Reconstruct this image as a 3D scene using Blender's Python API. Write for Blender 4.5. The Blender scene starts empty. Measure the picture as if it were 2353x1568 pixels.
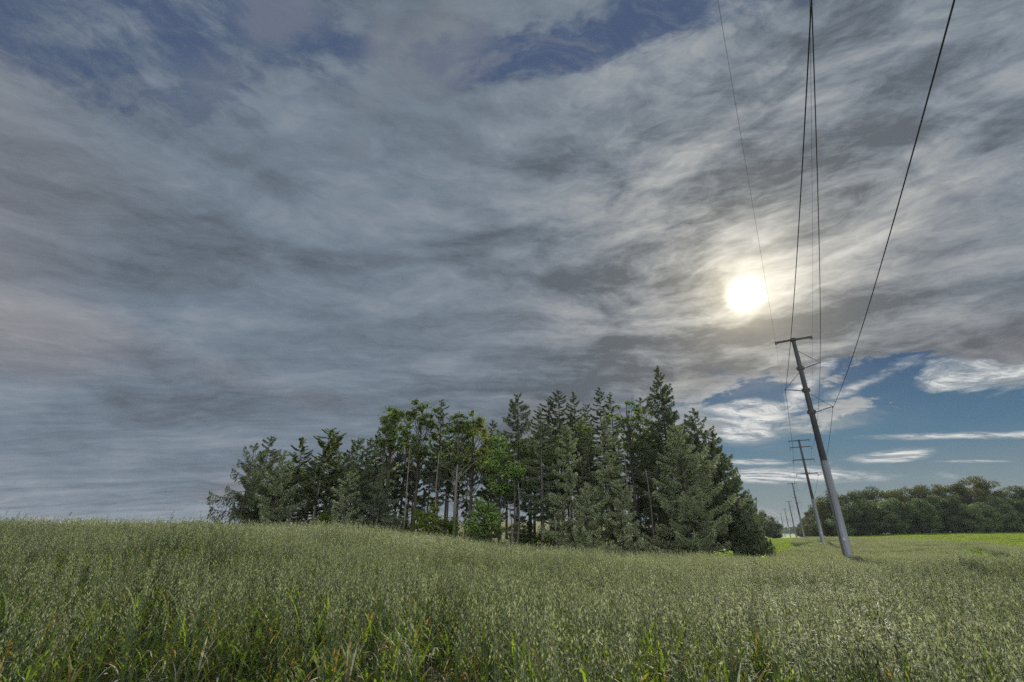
import bpy, math, random
import numpy as np
from mathutils import Vector

R_ = math.radians
C = bpy.context.scene.collection
sc = bpy.context.scene

# ------------------------------------------------------------------ camera
EYE = 1.6
PITCH = R_(22.6)
FPX = 1057.0                       # focal length for a 2353 px wide frame
cam_d = bpy.data.cameras.new("camera")
cam_d.sensor_width = 36.0
cam_d.lens = FPX / 2353.0 * 36.0
cam_d.clip_start = 0.05
cam_d.clip_end = 20000
cam = bpy.data.objects.new("camera", cam_d)
cam.location = (0, 0, EYE)
cam.rotation_euler = (R_(90) + PITCH, 0, 0)
C.objects.link(cam)
sc.camera = cam


def ray(u, v):
    """direction of a point of the frame (2353 x 1568)"""
    dx = (u - 1176.5) / FPX
    dy = -(v - 784.0) / FPX
    return np.array([dx, math.cos(PITCH) - dy * math.sin(PITCH), math.sin(PITCH) + dy * math.cos(PITCH)])


def at(u, v, Y):
    """world point seen there at distance Y ahead"""
    d = ray(u, v)
    return d[0] / d[1] * Y, Y, EYE + d[2] / d[1] * Y


# ------------------------------------------------------------------ light
SUN = ray(1710, 678)
SUN = SUN / np.linalg.norm(SUN)
sun_d = bpy.data.lights.new("sun", 'SUN')
sun_d.energy = 4.9
sun_d.angle = R_(0.6)
sun_d.color = (1.0, 0.93, 0.80)
sun = bpy.data.objects.new("sun", sun_d)
sun.rotation_euler = Vector(SUN).to_track_quat('Z', 'Y').to_euler()
C.objects.link(sun)
sc.view_settings.view_transform = 'Standard'
sc.view_settings.look = 'None'
sc.view_settings.exposure = 0.6
sc.view_settings.gamma = 1.0
sc.cycles.max_bounces = 6
sc.cycles.diffuse_bounces = 3
sc.cycles.transparent_max_bounces = 4
sc.cycles.transmission_bounces = 3
sc.cycles.volume_bounces = 0
sc.cycles.use_denoising = False
sc.cycles.sample_clamp_indirect = 4.0

# ------------------------------------------------------------------ sky
world = bpy.data.worlds.new("World")
sc.world = world
world.use_nodes = True
nt = world.node_tree
nt.nodes.clear()


class G:
    """small helper that writes node networks as formulas"""
    def __init__(s, nt):
        s.nt = nt

    def new(s, t, **k):
        n = s.nt.nodes.new(t)
        for a, b in k.items():
            setattr(n, a, b)
        return n

    def put(s, sock, val):
        if hasattr(val, 'is_linked'):
            s.nt.links.new(val, sock)
        else:
            sock.default_value = val

    def m(s, op, a, b=0.0, c=None, clamp=False):
        n = s.new('ShaderNodeMath', operation=op, use_clamp=clamp)
        s.put(n.inputs[0], a)
        s.put(n.inputs[1], b)
        if c is not None:
            s.put(n.inputs[2], c)
        return n.outputs[0]

    def vm(s, op, a, b=(0, 0, 0), out=0):
        n = s.new('ShaderNodeVectorMath', operation=op)
        s.put(n.inputs[0], a)
        if op not in ('NORMALIZE', 'LENGTH'):
            s.put(n.inputs[1], b)
        return n.outputs[out]

    def sstep(s, x, a, b, lo=0.0, hi=1.0):
        n = s.new('ShaderNodeMapRange', interpolation_type='SMOOTHSTEP')
        s.put(n.inputs[0], x)
        for i, w in enumerate((a, b, lo, hi)):
            s.put(n.inputs[1 + i], w)
        return n.outputs[0]

    def noise(s, vec, scale=1.0, detail=4.0, rough=0.5, dist=0.0, col=False):
        n = s.new('ShaderNodeTexNoise')
        s.put(n.inputs['Vector'], vec)
        n.inputs['Scale'].default_value = scale
        n.inputs['Detail'].default_value = detail
        n.inputs['Roughness'].default_value = rough
        n.inputs['Distortion'].default_value = dist
        return n.outputs['Color' if col else 'Fac']

    def mix(s, f, a, b, mode='MIX'):
        n = s.new('ShaderNodeMix', data_type='RGBA', blend_type=mode)
        s.put(n.inputs[0], f)
        s.put(n.inputs[6], a)
        s.put(n.inputs[7], b)
        return n.outputs[2]

    def comb(s, x, y, z):
        n = s.new('ShaderNodeCombineXYZ')
        for i, w in enumerate((x, y, z)):
            s.put(n.inputs[i], w)
        return n.outputs[0]

    def sep(s, v):
        n = s.new('ShaderNodeSeparateXYZ')
        s.put(n.inputs[0], v)
        return n.outputs


def build_sky():
    g = G(nt)
    D = g.vm('NORMALIZE', g.new('ShaderNodeTexCoord').outputs['Generated'])
    X, Y, Z = g.sep(D)
    zc = g.m('ADD', g.m('MAXIMUM', Z, 0.0), 0.09)
    P = g.comb(g.m('DIVIDE', X, zc), g.m('DIVIDE', Y, zc), 0.0)
    H5 = (.5, .5, .5)
    w1 = g.vm('SUBTRACT', g.noise(P, 0.55, 3, 0.5, col=True), H5)
    P2 = g.vm('ADD', P, g.vm('MULTIPLY', w1, (1.3, 1.0, 0)))
    w2 = g.vm('SUBTRACT', g.noise(P, 2.2, 4, 0.55, col=True), H5)
    P3 = g.vm('ADD', P2, g.vm('MULTIPLY', w2, (0.32, 0.24, 0)))
    n_big = g.noise(g.vm('MULTIPLY', P2, (.35, .8, 1)), 1.0, 3, .5)
    n_band = g.noise(g.vm('MULTIPLY', P3, (.55, 1.7, 1)), 1.0, 7, .55)
    n_wisp = g.noise(g.vm('MULTIPLY', P3, (1.5, 4.2, 1)), 1.0, 10, .62)
    n_tint = g.noise(g.vm('MULTIPLY', P2, (.5, .5, 1)), 0.9, 2, .5)
    # long streaks lying almost level, and fine fibres
    dw = g.vm('SUBTRACT', g.noise(g.vm('MULTIPLY', D, (3, 3, 7)), 1.0, 4, .55, col=True), H5)
    DD = g.vm('ADD', D, g.vm('MULTIPLY', dw, (.16, .16, .07)))
    n_rag = g.noise(g.vm('MULTIPLY', DD, (6, 6, 17)), 1.0, 12, .64)
    rag = g.m('SUBTRACT', n_rag, .5)
    S1 = g.vm('ADD', g.vm('MULTIPLY', DD, (2.6, 2.6, 15)), g.vm('MULTIPLY', dw, (.6, .6, .9)))
    n_str = g.noise(S1, 1.0, 9, .60)
    n_fib = g.noise(g.vm('ADD', g.vm('MULTIPLY', P3, (3.2, 9.0, 1)), g.vm('MULTIPLY', dw, (2, 2, 0))), 1.0, 10, .72)
    stre = g.m('SUBTRACT', n_str, .5)
    fib = g.m('SUBTRACT', n_fib, .5)
    wis = g.m('SUBTRACT', n_wisp, .5)
    bnd = g.m('SUBTRACT', n_band, .5)
    # sun distance
    cs = g.vm('DOT_PRODUCT', D, tuple(SUN), out=1)
    ang = g.m('ARCCOSINE', g.m('MINIMUM', cs, 0.999999))
    veil = g.m('ADD', 1.0, g.m('ADD', g.m('MULTIPLY', stre, -1.9), g.m('MULTIPLY', rag, -1.3)))
    veil = g.m('MAXIMUM', veil, .55)
    ang_w = g.m('MULTIPLY', ang, veil)

    def ex(a, k, p=1.0):
        q = g.m('DIVIDE', a, k)
        if p != 1.0:
            q = g.m('POWER', q, p)
        return g.m('EXPONENT', g.m('MULTIPLY', q, -1.0))
    core = g.m('MULTIPLY', ex(g.m('ADD', g.m('MULTIPLY', ang, .72), g.m('MULTIPLY', ang_w, .28)), .0215, 2.3), 2.4)
    inner = g.m('MULTIPLY', ex(ang_w, .055), .50)
    mid = g.m('MULTIPLY', ex(ang_w, .13, 1.3), .075)
    near = ex(ang, .36, 1.8)
    # brightness of the sheet
    upr = g.m('MULTIPLY', g.sstep(X, -.15, .55), g.sstep(Z, .25, .85))
    lum = g.m('ADD', 1.0, g.m('MULTIPLY', bnd, g.m('ADD', 1.15, g.m('MULTIPLY', near, .6))))
    lum = g.m('ADD', lum, g.m('MULTIPLY', stre, g.m('ADD', .85, g.m('MULTIPLY', near, 3.7))))
    lum = g.m('ADD', lum, g.m('MULTIPLY', rag, g.m('ADD', .95, g.m('ADD', g.m('MULTIPLY', near, 2.0), g.m('MULTIPLY', upr, 1.1)))))
    lum = g.m('ADD', lum, g.m('MULTIPLY', fib, g.m('ADD', .65, g.m('ADD', g.m('MULTIPLY', near, .8), g.m('MULTIPLY', upr, 1.2)))))
    lum = g.m('ADD', lum, g.m('MULTIPLY', wis, .45))
    lum = g.m('ADD', lum, g.m('MULTIPLY', g.m('SUBTRACT', n_big, .5), .7))
    lum = g.m('MAXIMUM', lum, .60)
    back = g.sstep(Y, .15, -.6, 1.0, BACK_FILL)
    amb = g.m('ADD', .146, g.m('MULTIPLY', near, .030))
    amb = g.m('ADD', amb, g.m('MULTIPLY', g.sstep(Z, .13, .0), .035))
    lum = g.m('MULTIPLY', lum, g.m('MULTIPLY', amb, back))
    warm = g.mix(g.sstep(n_tint, .50, .66), (.78, .975, 1.21, 1), (.94, .955, 1.08, 1))
    warm = g.mix(g.m('MULTIPLY', near, .7), warm, (1.03, 1.01, .96, 1))
    bright_k = g.m('MULTIPLY', g.sstep(lum, .13, .26), .6)
    warm = g.mix(bright_k, warm, (1.0, 1.0, .97, 1))
    cloud = g.vm('SCALE', warm, (0, 0, 0))
    nt.links.new(lum, cloud.node.inputs[3])
    edge = g.m('ADD', g.m('MULTIPLY', rag, 4.4), g.m('ADD', g.m('MULTIPLY', bnd, .9), g.m('MULTIPLY', stre, 1.4)))

    def gap(u, v, ru, rv, soft=.35, rot=0.0, edge_k=1.0, src=None):
        c = ray(u, v)
        c = c / np.linalg.norm(c)
        r = ray(u + 10, v)
        r = r / np.linalg.norm(r) - c
        kx = np.linalg.norm(r) / 10.0
        side = r / np.linalg.norm(r)
        up = np.cross(side, c)
        up = up / np.linalg.norm(up)
        a = math.cos(rot) * side + math.sin(rot) * up
        b = -math.sin(rot) * side + math.cos(rot) * up
        q = g.vm('SUBTRACT', D, tuple(c))
        qa = g.m('DIVIDE', g.vm('DOT_PRODUCT', q, tuple(a), out=1), ru * kx)
        qb = g.m('DIVIDE', g.vm('DOT_PRODUCT', q, tuple(b), out=1), rv * kx)
        qc = g.vm('DOT_PRODUCT', q, tuple(c), out=1)
        d = g.m('SQRT', g.m('ADD', g.m('ADD', g.m('MULTIPLY', qa, qa), g.m('MULTIPLY', qb, qb)), g.m('MULTIPLY', g.m('MULTIPLY', qc, qc), 4.0)))
        d = g.m('ADD', d, g.m('MULTIPLY', src or edge, edge_k))
        return g.sstep(d, 1.0 + soft, 1.0 - soft)

    def union(lst, src=None):
        t = None
        for a in lst:
            k = gap(*a, src=src)
            t = k if t is None else g.m('MAXIMUM', t, k)
        return t
    top = union([(450, 60, 380, 125, .75, -.12, 1.25), (1290, 110, 190, 66, .5, .05, 1.2), (1520, 35, 160, 42, .7, .1, 1.3), (720, 105, 150, 55, .8, -.2, 1.4)])
    low = union([(2100, 1082, 600, 262, .14, 0, .38), (2070, 880, 200, 74, .22, .0, .7), (1770, 915, 260, 58, .3, .08, .9), (2350, 1020, 260, 150, .16, 0, .4)])
    e2 = g.m('ADD', g.m('MULTIPLY', rag, 4.2), g.m('MULTIPLY', fib, 1.2))
    isle = union([(1712, 940, 125, 13, .7, .05, 1.7), (1650, 984, 95, 20, .7, -.05, 1.7), (1776, 962, 34, 10, .7, .1, 1.3), (2275, 852, 150, 38, .6, .12, 1.6),
                  (1990, 880, 72, 13, .9, .45, 1.8), (2240, 1001, 210, 8, .9, .02, 1.3), (2060, 1048, 88, 11, .9, .12, 1.7), (1850, 885, 60, 20, .9, .9, 1.6),
                  (1730, 1062, 60, 5, .8, 0, 1.5), (1800, 1095, 190, 12, 1.0, 0, 1.6), (2230, 1060, 60, 4, .8, 0, 1.0)], e2)
    veil_top = union([(875, 100, 110, 30, 1.0, 1.15, 2.0), (1010, 85, 170, 50, 1.0, .4, 2.2), (620, 50, 110, 50, 1.0, .5, 2.6)], e2)
    nish = g.new('ShaderNodeTexSky')
    nish.sky_type = 'NISHITA'
    nish.sun_disc = False
    nish.sun_elevation = math.asin(SUN[2])
    nish.sun_rotation = math.atan2(SUN[0], SUN[1])
    nish.altitude = 200
    nish.air_density = 1.0
    nish.dust_density = .3
    nish.ozone_density = 3.0
    blue = g.mix(1.0, nish.outputs[0], (.018, .025, .030, 1), 'MULTIPLY')
    lowblue = g.mix(g.sstep(Z, .13, .30), (.052, .105, .150, 1), (.022, .048, .098, 1))
    blue = g.mix(g.sstep(Z, .35, .60), g.mix(.8, blue, lowblue), g.mix(.85, blue, (.047, .070, .130, 1)))
    pale = g.mix(g.sstep(Z, .17, .03), blue, (.155, .19, .20, 1))
    s_lo = g.m('MULTIPLY', g.sstep(n_str, .53, .68), g.sstep(Z, .24, .10))
    pale = g.mix(g.m('MULTIPLY', s_lo, .55), pale, (.30, .30, .27, 1))
    hi_blue = g.mix(g.m('MULTIPLY', g.sstep(n_fib, .48, .66), .55), blue, (.125, .140, .165, 1))
    sky = g.mix(g.m('MULTIPLY', top, .92), cloud, hi_blue)
    sky = g.mix(g.m('MULTIPLY', veil_top, .30), sky, (.20, .21, .225, 1))
    rim = g.m('MULTIPLY', g.m('MULTIPLY', low, g.m('SUBTRACT', 1.0, low)), 4.0)
    rim = g.m('MULTIPLY', rim, g.sstep(n_rag, .40, .60))
    sky = g.mix(low, sky, pale)
    sky = g.mix(g.m('MULTIPLY', rim, .45), sky, (.36, .355, .34, 1))
    icol = g.mix(g.sstep(n_fib, .38, .62), (.16, .19, .22, 1), (.56, .555, .53, 1))
    sky = g.mix(g.m('MULTIPLY', g.m('MULTIPLY', isle, low), .92), sky, icol)
    gl = g.vm('SCALE', (1.0, .87, .58), (0, 0, 0))
    nt.links.new(g.m('ADD', inner, mid), gl.node.inputs[3])
    cr = g.vm('SCALE', (1.0, .97, .88), (0, 0, 0))
    nt.links.new(core, cr.node.inputs[3])
    tot = g.vm('ADD', sky, g.vm('ADD', gl, cr))
    below = g.mix(g.sstep(Z, -.001, -.03), tot, (.06, .075, .05, 1))
    big = g.vm('SCALE', below, (0, 0, 0))
    big.node.inputs[3].default_value = 10.0
    bg = g.new('ShaderNodeBackground')
    nt.links.new(big, bg.inputs[0])
    bg.inputs[1].default_value = 0.1
    out = g.new('ShaderNodeOutputWorld')
    nt.links.new(bg.outputs[0], out.inputs[0])


BACK_FILL = 5.2  # added fill light: brightens the unseen sky behind the camera
build_sky()
world.cycles.sampling_method = 'MANUAL'
world.cycles.sample_map_resolution = 512

# ------------------------------------------------------------------ terrain height
A_K = np.array([-1.4, -1.04, -.64, -.50, -.38, -.20, 0, .2, .36, .50, .56, .62, .70, .80, .92, 1.04, 1.4])
Y_K = np.array([0, 5, 9, 14, 19, 24, 29, 34, 40, 51, 63, 75, 90, 117, 150, 200, 228, 345, 450, 700, 1000, 1800, 3500, 9000], float)
T_L = {  # heights for each azimuth column
    -1.4: [0, .05, .45, .95, .8, .3, -.3, -.9, -1.5, -2, -2.2, -2.3, -2.3, -2.2, -2, -1.5, -1.2, -1, -1, -1, 0, 5, 20, 20],
    -1.04: [0, .05, .50, .93, .85, .4, -.2, -.8, -1.4, -2, -2.2, -2.3, -2.3, -2.2, -2, -1.5, -1.2, -1, -1, -1, 0, 5, 20, 20],
    -.64: [0, .03, .38, .80, .93, .80, .3, -.5, -1.3, -2.2, -2.5, -2.6, -2.5, -2.3, -2, -1.5, -1.2, -1, -1, -1, 0, 5, 20, 20],
    -.50: [0, 0, .22, .58, .80, .88, .70, .1, -.9, -2.1, -2.4, -2.5, -2.3, -1.5, 0, .5, .5, 0, -1, -1, 0, 5, 20, 20],
    -.38: [0, -.02, .12, .40, .64, .78, .66, .15, -.8, -2.0, -2.3, -2.3, -1.8, -.5, 2.6, 4, 4, 2, 0, -1, 0, 5, 20, 20],
    -.20: [0, -.05, 0, .10, .26, .42, .42, .1, -.6, -1.8, -2.1, -2.1, -1.5, .4, 3.8, 5, 5, 2, 0, -1, 0, 5, 20, 20],
    0: [0, -.07, -.12, -.12, -.14, -.20, -.25, -.42, -.8, -1.6, -1.9, -1.9, -1.3, .8, 4.2, 5.5, 5, 2, 0, -1, 0, 5, 20, 20],
    .2: [0, -.08, -.18, -.28, -.38, -.46, -.58, -.72, -1.0, -1.6, -1.8, -1.8, -1.2, .8, 4.2, 5.5, 5, 2, 0, -1, 0, 5, 20, 20],
    .36: [0, -.08, -.20, -.35, -.50, -.64, -.80, -.96, -1.2, -1.6, -1.8, -1.8, -1.3, .4, 3, 4, 4, 2, 0, -1, 0, 5, 20, 20],
    .50: [0, -.08, -.22, -.42, -.62, -.82, -1.0, -1.15, -1.38, -1.65, -1.75, -1.8, -1.7, -1.4, -1, -.9, -1, -2, -2.6, -2.8, -2.5, 0, 16, 20],
    .56: [0, -.08, -.23, -.45, -.68, -.9, -1.1, -1.3, -1.5, -1.68, -1.7, -1.65, -1.5, -1.2, -1.0, -.95, -1, -2.3, -2.8, -2.8, -2.8, -2, 8, 20],
    .62: [0, -.08, -.23, -.46, -.70, -.94, -1.15, -1.38, -1.58, -1.7, -1.7, -1.6, -1.4, -1.05, -.80, -.9, -1.0, -2, -2.5, -2.5, -2, 0, 14, 20],
    .70: [0, -.08, -.23, -.46, -.70, -.93, -1.14, -1.36, -1.56, -1.7, -1.66, -1.5, -1.3, -.95, -.75, 0, .2, 0, 0, 0, 0, 5, 20, 20],
    .80: [0, -.08, -.22, -.44, -.66, -.88, -1.08, -1.28, -1.46, -1.55, -1.45, -1.3, -1.1, -.85, -.3, .8, 1.0, 1, 1, 1, 1, 5, 20, 20],
    .92: [0, -.07, -.20, -.40, -.60, -.80, -.98, -1.14, -1.28, -1.32, -1.2, -1.05, -.95, -.7, .1, 1.1, 1.4, 2, 2, 2, 2, 5, 20, 20],
    1.04: [0, -.06, -.18, -.36, -.54, -.70, -.86, -1.0, -1.1, -1.12, -1.0, -.95, -.9, -.5, .4, 1.3, 1.6, 2, 2, 2, 2, 5, 20, 20],
    1.4: [0, -.05, -.15, -.30, -.45, -.6, -.75, -.85, -.95, -.95, -.9, -.9, -.8, -.4, .5, 1.4, 1.7, 2, 2, 2, 2, 5, 20, 20],
}
TAB = np.array([T_L[float(a)] for a in A_K])


def vnoise(x, y, seed=0):
    """smooth value noise"""
    xi, yi = np.floor(x).astype(np.int64), np.floor(y).astype(np.int64)
    fx, fy = x - xi, y - yi
    fx, fy = fx * fx * (3 - 2 * fx), fy * fy * (3 - 2 * fy)

    def h(i, j):
        n = (i * 374761393 + j * 668265263 + seed * 974711) & 0x7fffffff
        n = (n ^ (n >> 13)) * 1274126177 & 0x7fffffff
        return ((n ^ (n >> 16)) & 0xffff) / 65535.0
    return (h(xi, yi) * (1 - fx) + h(xi + 1, yi) * fx) * (1 - fy) + (h(xi, yi + 1) * (1 - fx) + h(xi + 1, yi + 1) * fx) * fy


def catmull(t, p0, p1, p2, p3):
    return .5 * ((2 * p1) + (-p0 + p2) * t + (2 * p0 - 5 * p1 + 4 * p2 - p3) * t ** 2 + (-p0 + 3 * p1 - 3 * p2 + p3) * t ** 3)


def ground_z(x, y):
    x = np.asarray(x, float)
    y = np.asarray(y, float)
    Yp = np.clip(y, 1.5, 8999.)
    a = np.clip(x / Yp, -1.399, 1.399)
    ia = np.clip(np.searchsorted(A_K, a) - 1, 0, len(A_K) - 2)
    ta = (a - A_K[ia]) / (A_K[ia + 1] - A_K[ia])
    iy = np.clip(np.searchsorted(Y_K, Yp) - 1, 0, len(Y_K) - 2)
    ty = (Yp - Y_K[iy]) / (Y_K[iy + 1] - Y_K[iy])

    def row(j):
        j = np.clip(j, 0, len(A_K) - 1)
        g = lambda k: TAB[j, np.clip(k, 0, len(Y_K) - 1)]
        far = iy > 14
        cm = catmull(ty, g(iy - 1), g(iy), g(iy + 1), g(iy + 2))
        s = ty * ty * (3 - 2 * ty)
        return np.where(far, g(iy) * (1 - s) + g(iy + 1) * s, cm)
    z = catmull(ta, row(ia - 1), row(ia), row(ia + 1), row(ia + 2))
    z = z - .10 * np.exp(-((y - 15) / 7.) ** 2) * np.clip((-.3 - a) / .3, 0, 1)
    z = z * np.clip(y / 4.0, 0, 1)
    w = np.clip((y - 4) / 6.0, 0, 1) * np.clip((400 - y) / 300., 0, 1)
    z = z + w * .40 * (vnoise(x / 5.3 + 7, y / 3.6 + 3, 3) - .5)
    return z


def gz(x, y):
    return float(ground_z(np.array([x]), np.array([y]))[0])


# ------------------------------------------------------------------ materials
def leaf_mat(name, dark, light, trans=.35, tr_col=None, rough=.7, spec=.08, rnd=.35):
    m = bpy.data.materials.new(name)
    m.use_nodes = True
    t = m.node_tree
    t.nodes.clear()
    g = G(t)
    at_ = g.new('ShaderNodeAttribute')
    at_.attribute_name = 'tint'
    oi = g.new('ShaderNodeObjectInfo')
    f = g.m('ADD', g.m('MULTIPLY', at_.outputs['Fac'], 1 - rnd), g.m('MULTIPLY', oi.outputs['Random'], rnd), clamp=True)
    col = g.mix(f, dark + (1,), light + (1,))
    p = g.new('ShaderNodeBsdfPrincipled')
    t.links.new(col, p.inputs['Base Color'])
    p.inputs['Roughness'].default_value = rough
    p.inputs['Specular IOR Level'].default_value = spec
    tr = g.new('ShaderNodeBsdfTranslucent')
    tc = g.mix(1.0, col, (tr_col or (1.25, 1.3, .7)) + (1,), 'MULTIPLY')
    t.links.new(tc, tr.inputs['Color'])
    ms = g.new('ShaderNodeMixShader')
    ms.inputs[0].default_value = trans
    t.links.new(p.outputs[0], ms.inputs[1])
    t.links.new(tr.outputs[0], ms.inputs[2])
    o = g.new('ShaderNodeOutputMaterial')
    t.links.new(ms.outputs[0], o.inputs[0])
    return m


def plain_mat(name, c1, c2, scale=4.0, rough=.8, metal=0.0, bump=.0, stretch=(1, 1, 1), spec=.3):
    m = bpy.data.materials.new(name)
    m.use_nodes = True
    t = m.node_tree
    t.nodes.clear()
    g = G(t)
    co = g.new('ShaderNodeTexCoord').outputs['Object']
    n = g.noise(g.vm('MULTIPLY', co, stretch), scale, 6, .6)
    col = g.mix(g.sstep(n, .3, .7), c1 + (1,), c2 + (1,))
    p = g.new('ShaderNodeBsdfPrincipled')
    t.links.new(col, p.inputs['Base Color'])
    p.inputs['Roughness'].default_value = rough
    p.inputs['Metallic'].default_value = metal
    p.inputs['Specular IOR Level'].default_value = spec
    if bump:
        b = g.new('ShaderNodeBump')
        b.inputs['Strength'].default_value = bump
        b.inputs['Distance'].default_value = .03
        t.links.new(n, b.inputs['Height'])
        t.links.new(b.outputs[0], p.inputs['Normal'])
    o = g.new('ShaderNodeOutputMaterial')
    t.links.new(p.outputs[0], o.inputs[0])
    return m


M = {}
M['spruce_dark'] = leaf_mat('spruce_dark_needles', (0.067, 0.087, 0.05), (0.14, 0.171, 0.098), .22)
M['spruce_grey'] = leaf_mat('spruce_grey_needles', (.19, .225, .125), (.36, .40, .235), .20, (1.1, 1.15, .8))
M['spruce_mid'] = leaf_mat('spruce_mid_needles', (0.101, 0.132, 0.074), (0.209, 0.25, 0.149), .22)
M['pine'] = leaf_mat('pine_needles', (0.081, 0.111, 0.054), (0.182, 0.216, 0.101), .22)
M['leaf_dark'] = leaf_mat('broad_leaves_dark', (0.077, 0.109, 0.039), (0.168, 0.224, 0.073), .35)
M['leaf_olive'] = leaf_mat('broad_leaves_olive', (0.1, 0.131, 0.033), (0.206, 0.25, 0.062), .42)
M['leaf_bright'] = leaf_mat('broad_leaves_bright', (0.143, 0.22, 0.066), (0.275, 0.374, 0.121), .42)
M['leaf_lime'] = leaf_mat('young_leaves_lime', (.22, .32, .04), (.36, .48, .06), .5)
M['wood_leaf'] = leaf_mat('woodland_leaves', (.034, .054, .022), (.088, .125, .048), .22, rnd=.5, spec=.08)
M['wood_leaf_warm'] = leaf_mat('woodland_leaves_warm', (.068, .074, .028), (.14, .15, .056), .25, rnd=.4, spec=.08)
M['wood_leaf_pale'] = leaf_mat('woodland_leaves_pale', (.075, .118, .052), (.18, .245, .105), .22, rnd=.4, spec=.08)
M['dead'] = plain_mat('dead_twigs', (.20, .18, .16), (.30, .28, .25), 6)
M['bark'] = plain_mat('dark_bark', (.050, .042, .034), (.12, .105, .090), 3, .9, bump=.5, stretch=(1, 1, .15))
M['bark_pale'] = plain_mat('pale_bark', (.13, .115, .10), (.27, .25, .225), 3, .9, bump=.4, stretch=(1, 1, .2))
M['ivy'] = leaf_mat('ivy_leaves', (.08, .13, .02), (.16, .24, .04), .3)
M['husk'] = leaf_mat('oat_husks', (.018, .030, .013), (.42, .455, .29), .36, (1.12, 1.12, .74), rough=.47, spec=.3, rnd=.12)
M['dry'] = leaf_mat('dry_blades', (.36, .35, .26), (.62, .60, .46), .3, (1.1, 1.05, .8), rough=.6, spec=.15)
M['stem'] = leaf_mat('oat_stems', (.060, .092, .062), (.17, .22, .155), .15, rough=.6, spec=.15)
M['blade'] = leaf_mat('oat_blades', (.065, .105, .025), (.19, .25, .045), .48, (1.3, 1.35, .55), rough=.6, spec=.1)
M['blade_yellow'] = leaf_mat('withered_oat_blades', (.20, .14, .05), (.38, .32, .12), .4, (1.3, 1.1, .5))
M['weed'] = leaf_mat('weed_leaves', (.10, .17, .03), (.21, .29, .05), .48, (1.4, 1.5, .45))
M['crop'] = leaf_mat('green_crop_leaves', (.15, .205, .02), (.23, .29, .035), .4, (1.4, 1.5, .5))


# ------------------------------------------------------------------ mesh building
class MB:
    """collects quads as numpy arrays; every quad has a material slot and a tint"""
    def __init__(s):
        s.V, s.F, s.Mi, s.T, s.n = [], [], [], [], 0

    def quads(s, P, mi=0, tint=None):
        """P: (k,4,3) corner points"""
        k = len(P)
        if k == 0:
            return
        s.V.append(P.reshape(-1, 3))
        s.F.append(np.arange(k * 4).reshape(k, 4) + s.n)
        s.n += k * 4
        s.Mi.append(np.full(k, mi))
        s.T.append(np.full(k, .5) if tint is None else np.broadcast_to(tint, (k,)).astype(float))

    def rhomb(s, c, u, v, mi=0, tint=None):
        """leaf: centre, half length vector, half width vector"""
        s.quads(np.stack([c - u, c + v, c + u, c - v], 1), mi, tint)

    def tube(s, pts, rad, sides=6, mi=0, tint=.5, cap=True):
        pts = np.asarray(pts, float)
        rad = np.broadcast_to(rad, (len(pts),)).astype(float)
        d = np.gradient(pts, axis=0)
        d /= np.linalg.norm(d, axis=1)[:, None] + 1e-9
        ref = np.array([0, 0, 1.]) if abs(d[0][2]) < .8 else np.array([1., 0, 0])
        a = np.cross(d, ref)
        a /= np.linalg.norm(a, axis=1)[:, None] + 1e-9
        b = np.cross(d, a)
        th = np.linspace(0, 2 * np.pi, sides, endpoint=False)
        ring = pts[:, None] + rad[:, None, None] * (np.cos(th)[None, :, None] * a[:, None] + np.sin(th)[None, :, None] * b[:, None])
        m = len(pts)
        s.V.append(ring.reshape(-1, 3))
        i = np.arange(m - 1)[:, None] * sides
        j = np.arange(sides)[None]
        k = (j + 1) % sides
        F = np.stack([i + j, i + k, i + sides + k, i + sides + j], -1).reshape(-1, 4)
        s.F.append(F + s.n)
        s.Mi.append(np.full(len(F), mi))
        s.T.append(np.full(len(F), tint))
        s.n += m * sides
        if cap and sides % 2 == 0:
            for base in (0, (m - 1) * sides):
                for q in range(1, sides - 2, 2):
                    s.F.append(np.array([[base, base + q, base + q + 1, base + q + 2]]) + s.n - m * sides)
                    s.Mi.append(np.full(1, mi))
                    s.T.append(np.full(1, tint))

    def box(s, c, ax, ay, az, mi=0):
        """box from centre and three half vectors"""
        c, ax, ay, az = [np.asarray(q, float) for q in (c, ax, ay, az)]
        P = np.array([c + i * ax + j * ay + k * az for i in (-1, 1) for j in (-1, 1) for k in (-1, 1)])
        F = np.array([[0, 1, 3, 2], [4, 6, 7, 5], [0, 4, 5, 1], [2, 3, 7, 6], [0, 2, 6, 4], [1, 5, 7, 3]])
        s.V.append(P)
        s.F.append(F + s.n)
        s.n += 8
        s.Mi.append(np.full(6, mi))
        s.T.append(np.full(6, .5))

    def mesh(s, name, mats, smooth=False):
        V = np.concatenate(s.V).astype(np.float32)
        F = np.concatenate(s.F).astype(np.int32)
        me = bpy.data.meshes.new(name)
        me.vertices.add(len(V))
        me.vertices.foreach_set('co', V.ravel())
        me.loops.add(len(F) * 4)
        me.loops.foreach_set('vertex_index', F.ravel())
        me.polygons.add(len(F))
        me.polygons.foreach_set('loop_start', np.arange(0, len(F) * 4, 4, dtype=np.int32))
        me.polygons.foreach_set('material_index', np.concatenate(s.Mi).astype(np.int32))
        me.polygons.foreach_set('use_smooth', np.full(len(F), smooth))
        at_ = me.attributes.new('tint', 'FLOAT', 'FACE')
        at_.data.foreach_set('value', np.concatenate(s.T).astype(np.float32))
        for m in mats:
            me.materials.append(m)
        me.update(calc_edges=True)
        return me

    def obj(s, name, mats, parent=None, smooth=False, loc=None):
        o = bpy.data.objects.new(name, s.mesh(name, mats if isinstance(mats, (list, tuple)) else [mats], smooth))
        C.objects.link(o)
        if parent:
            o.parent = parent
        if loc is not None:
            o.location = loc
        return o


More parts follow.
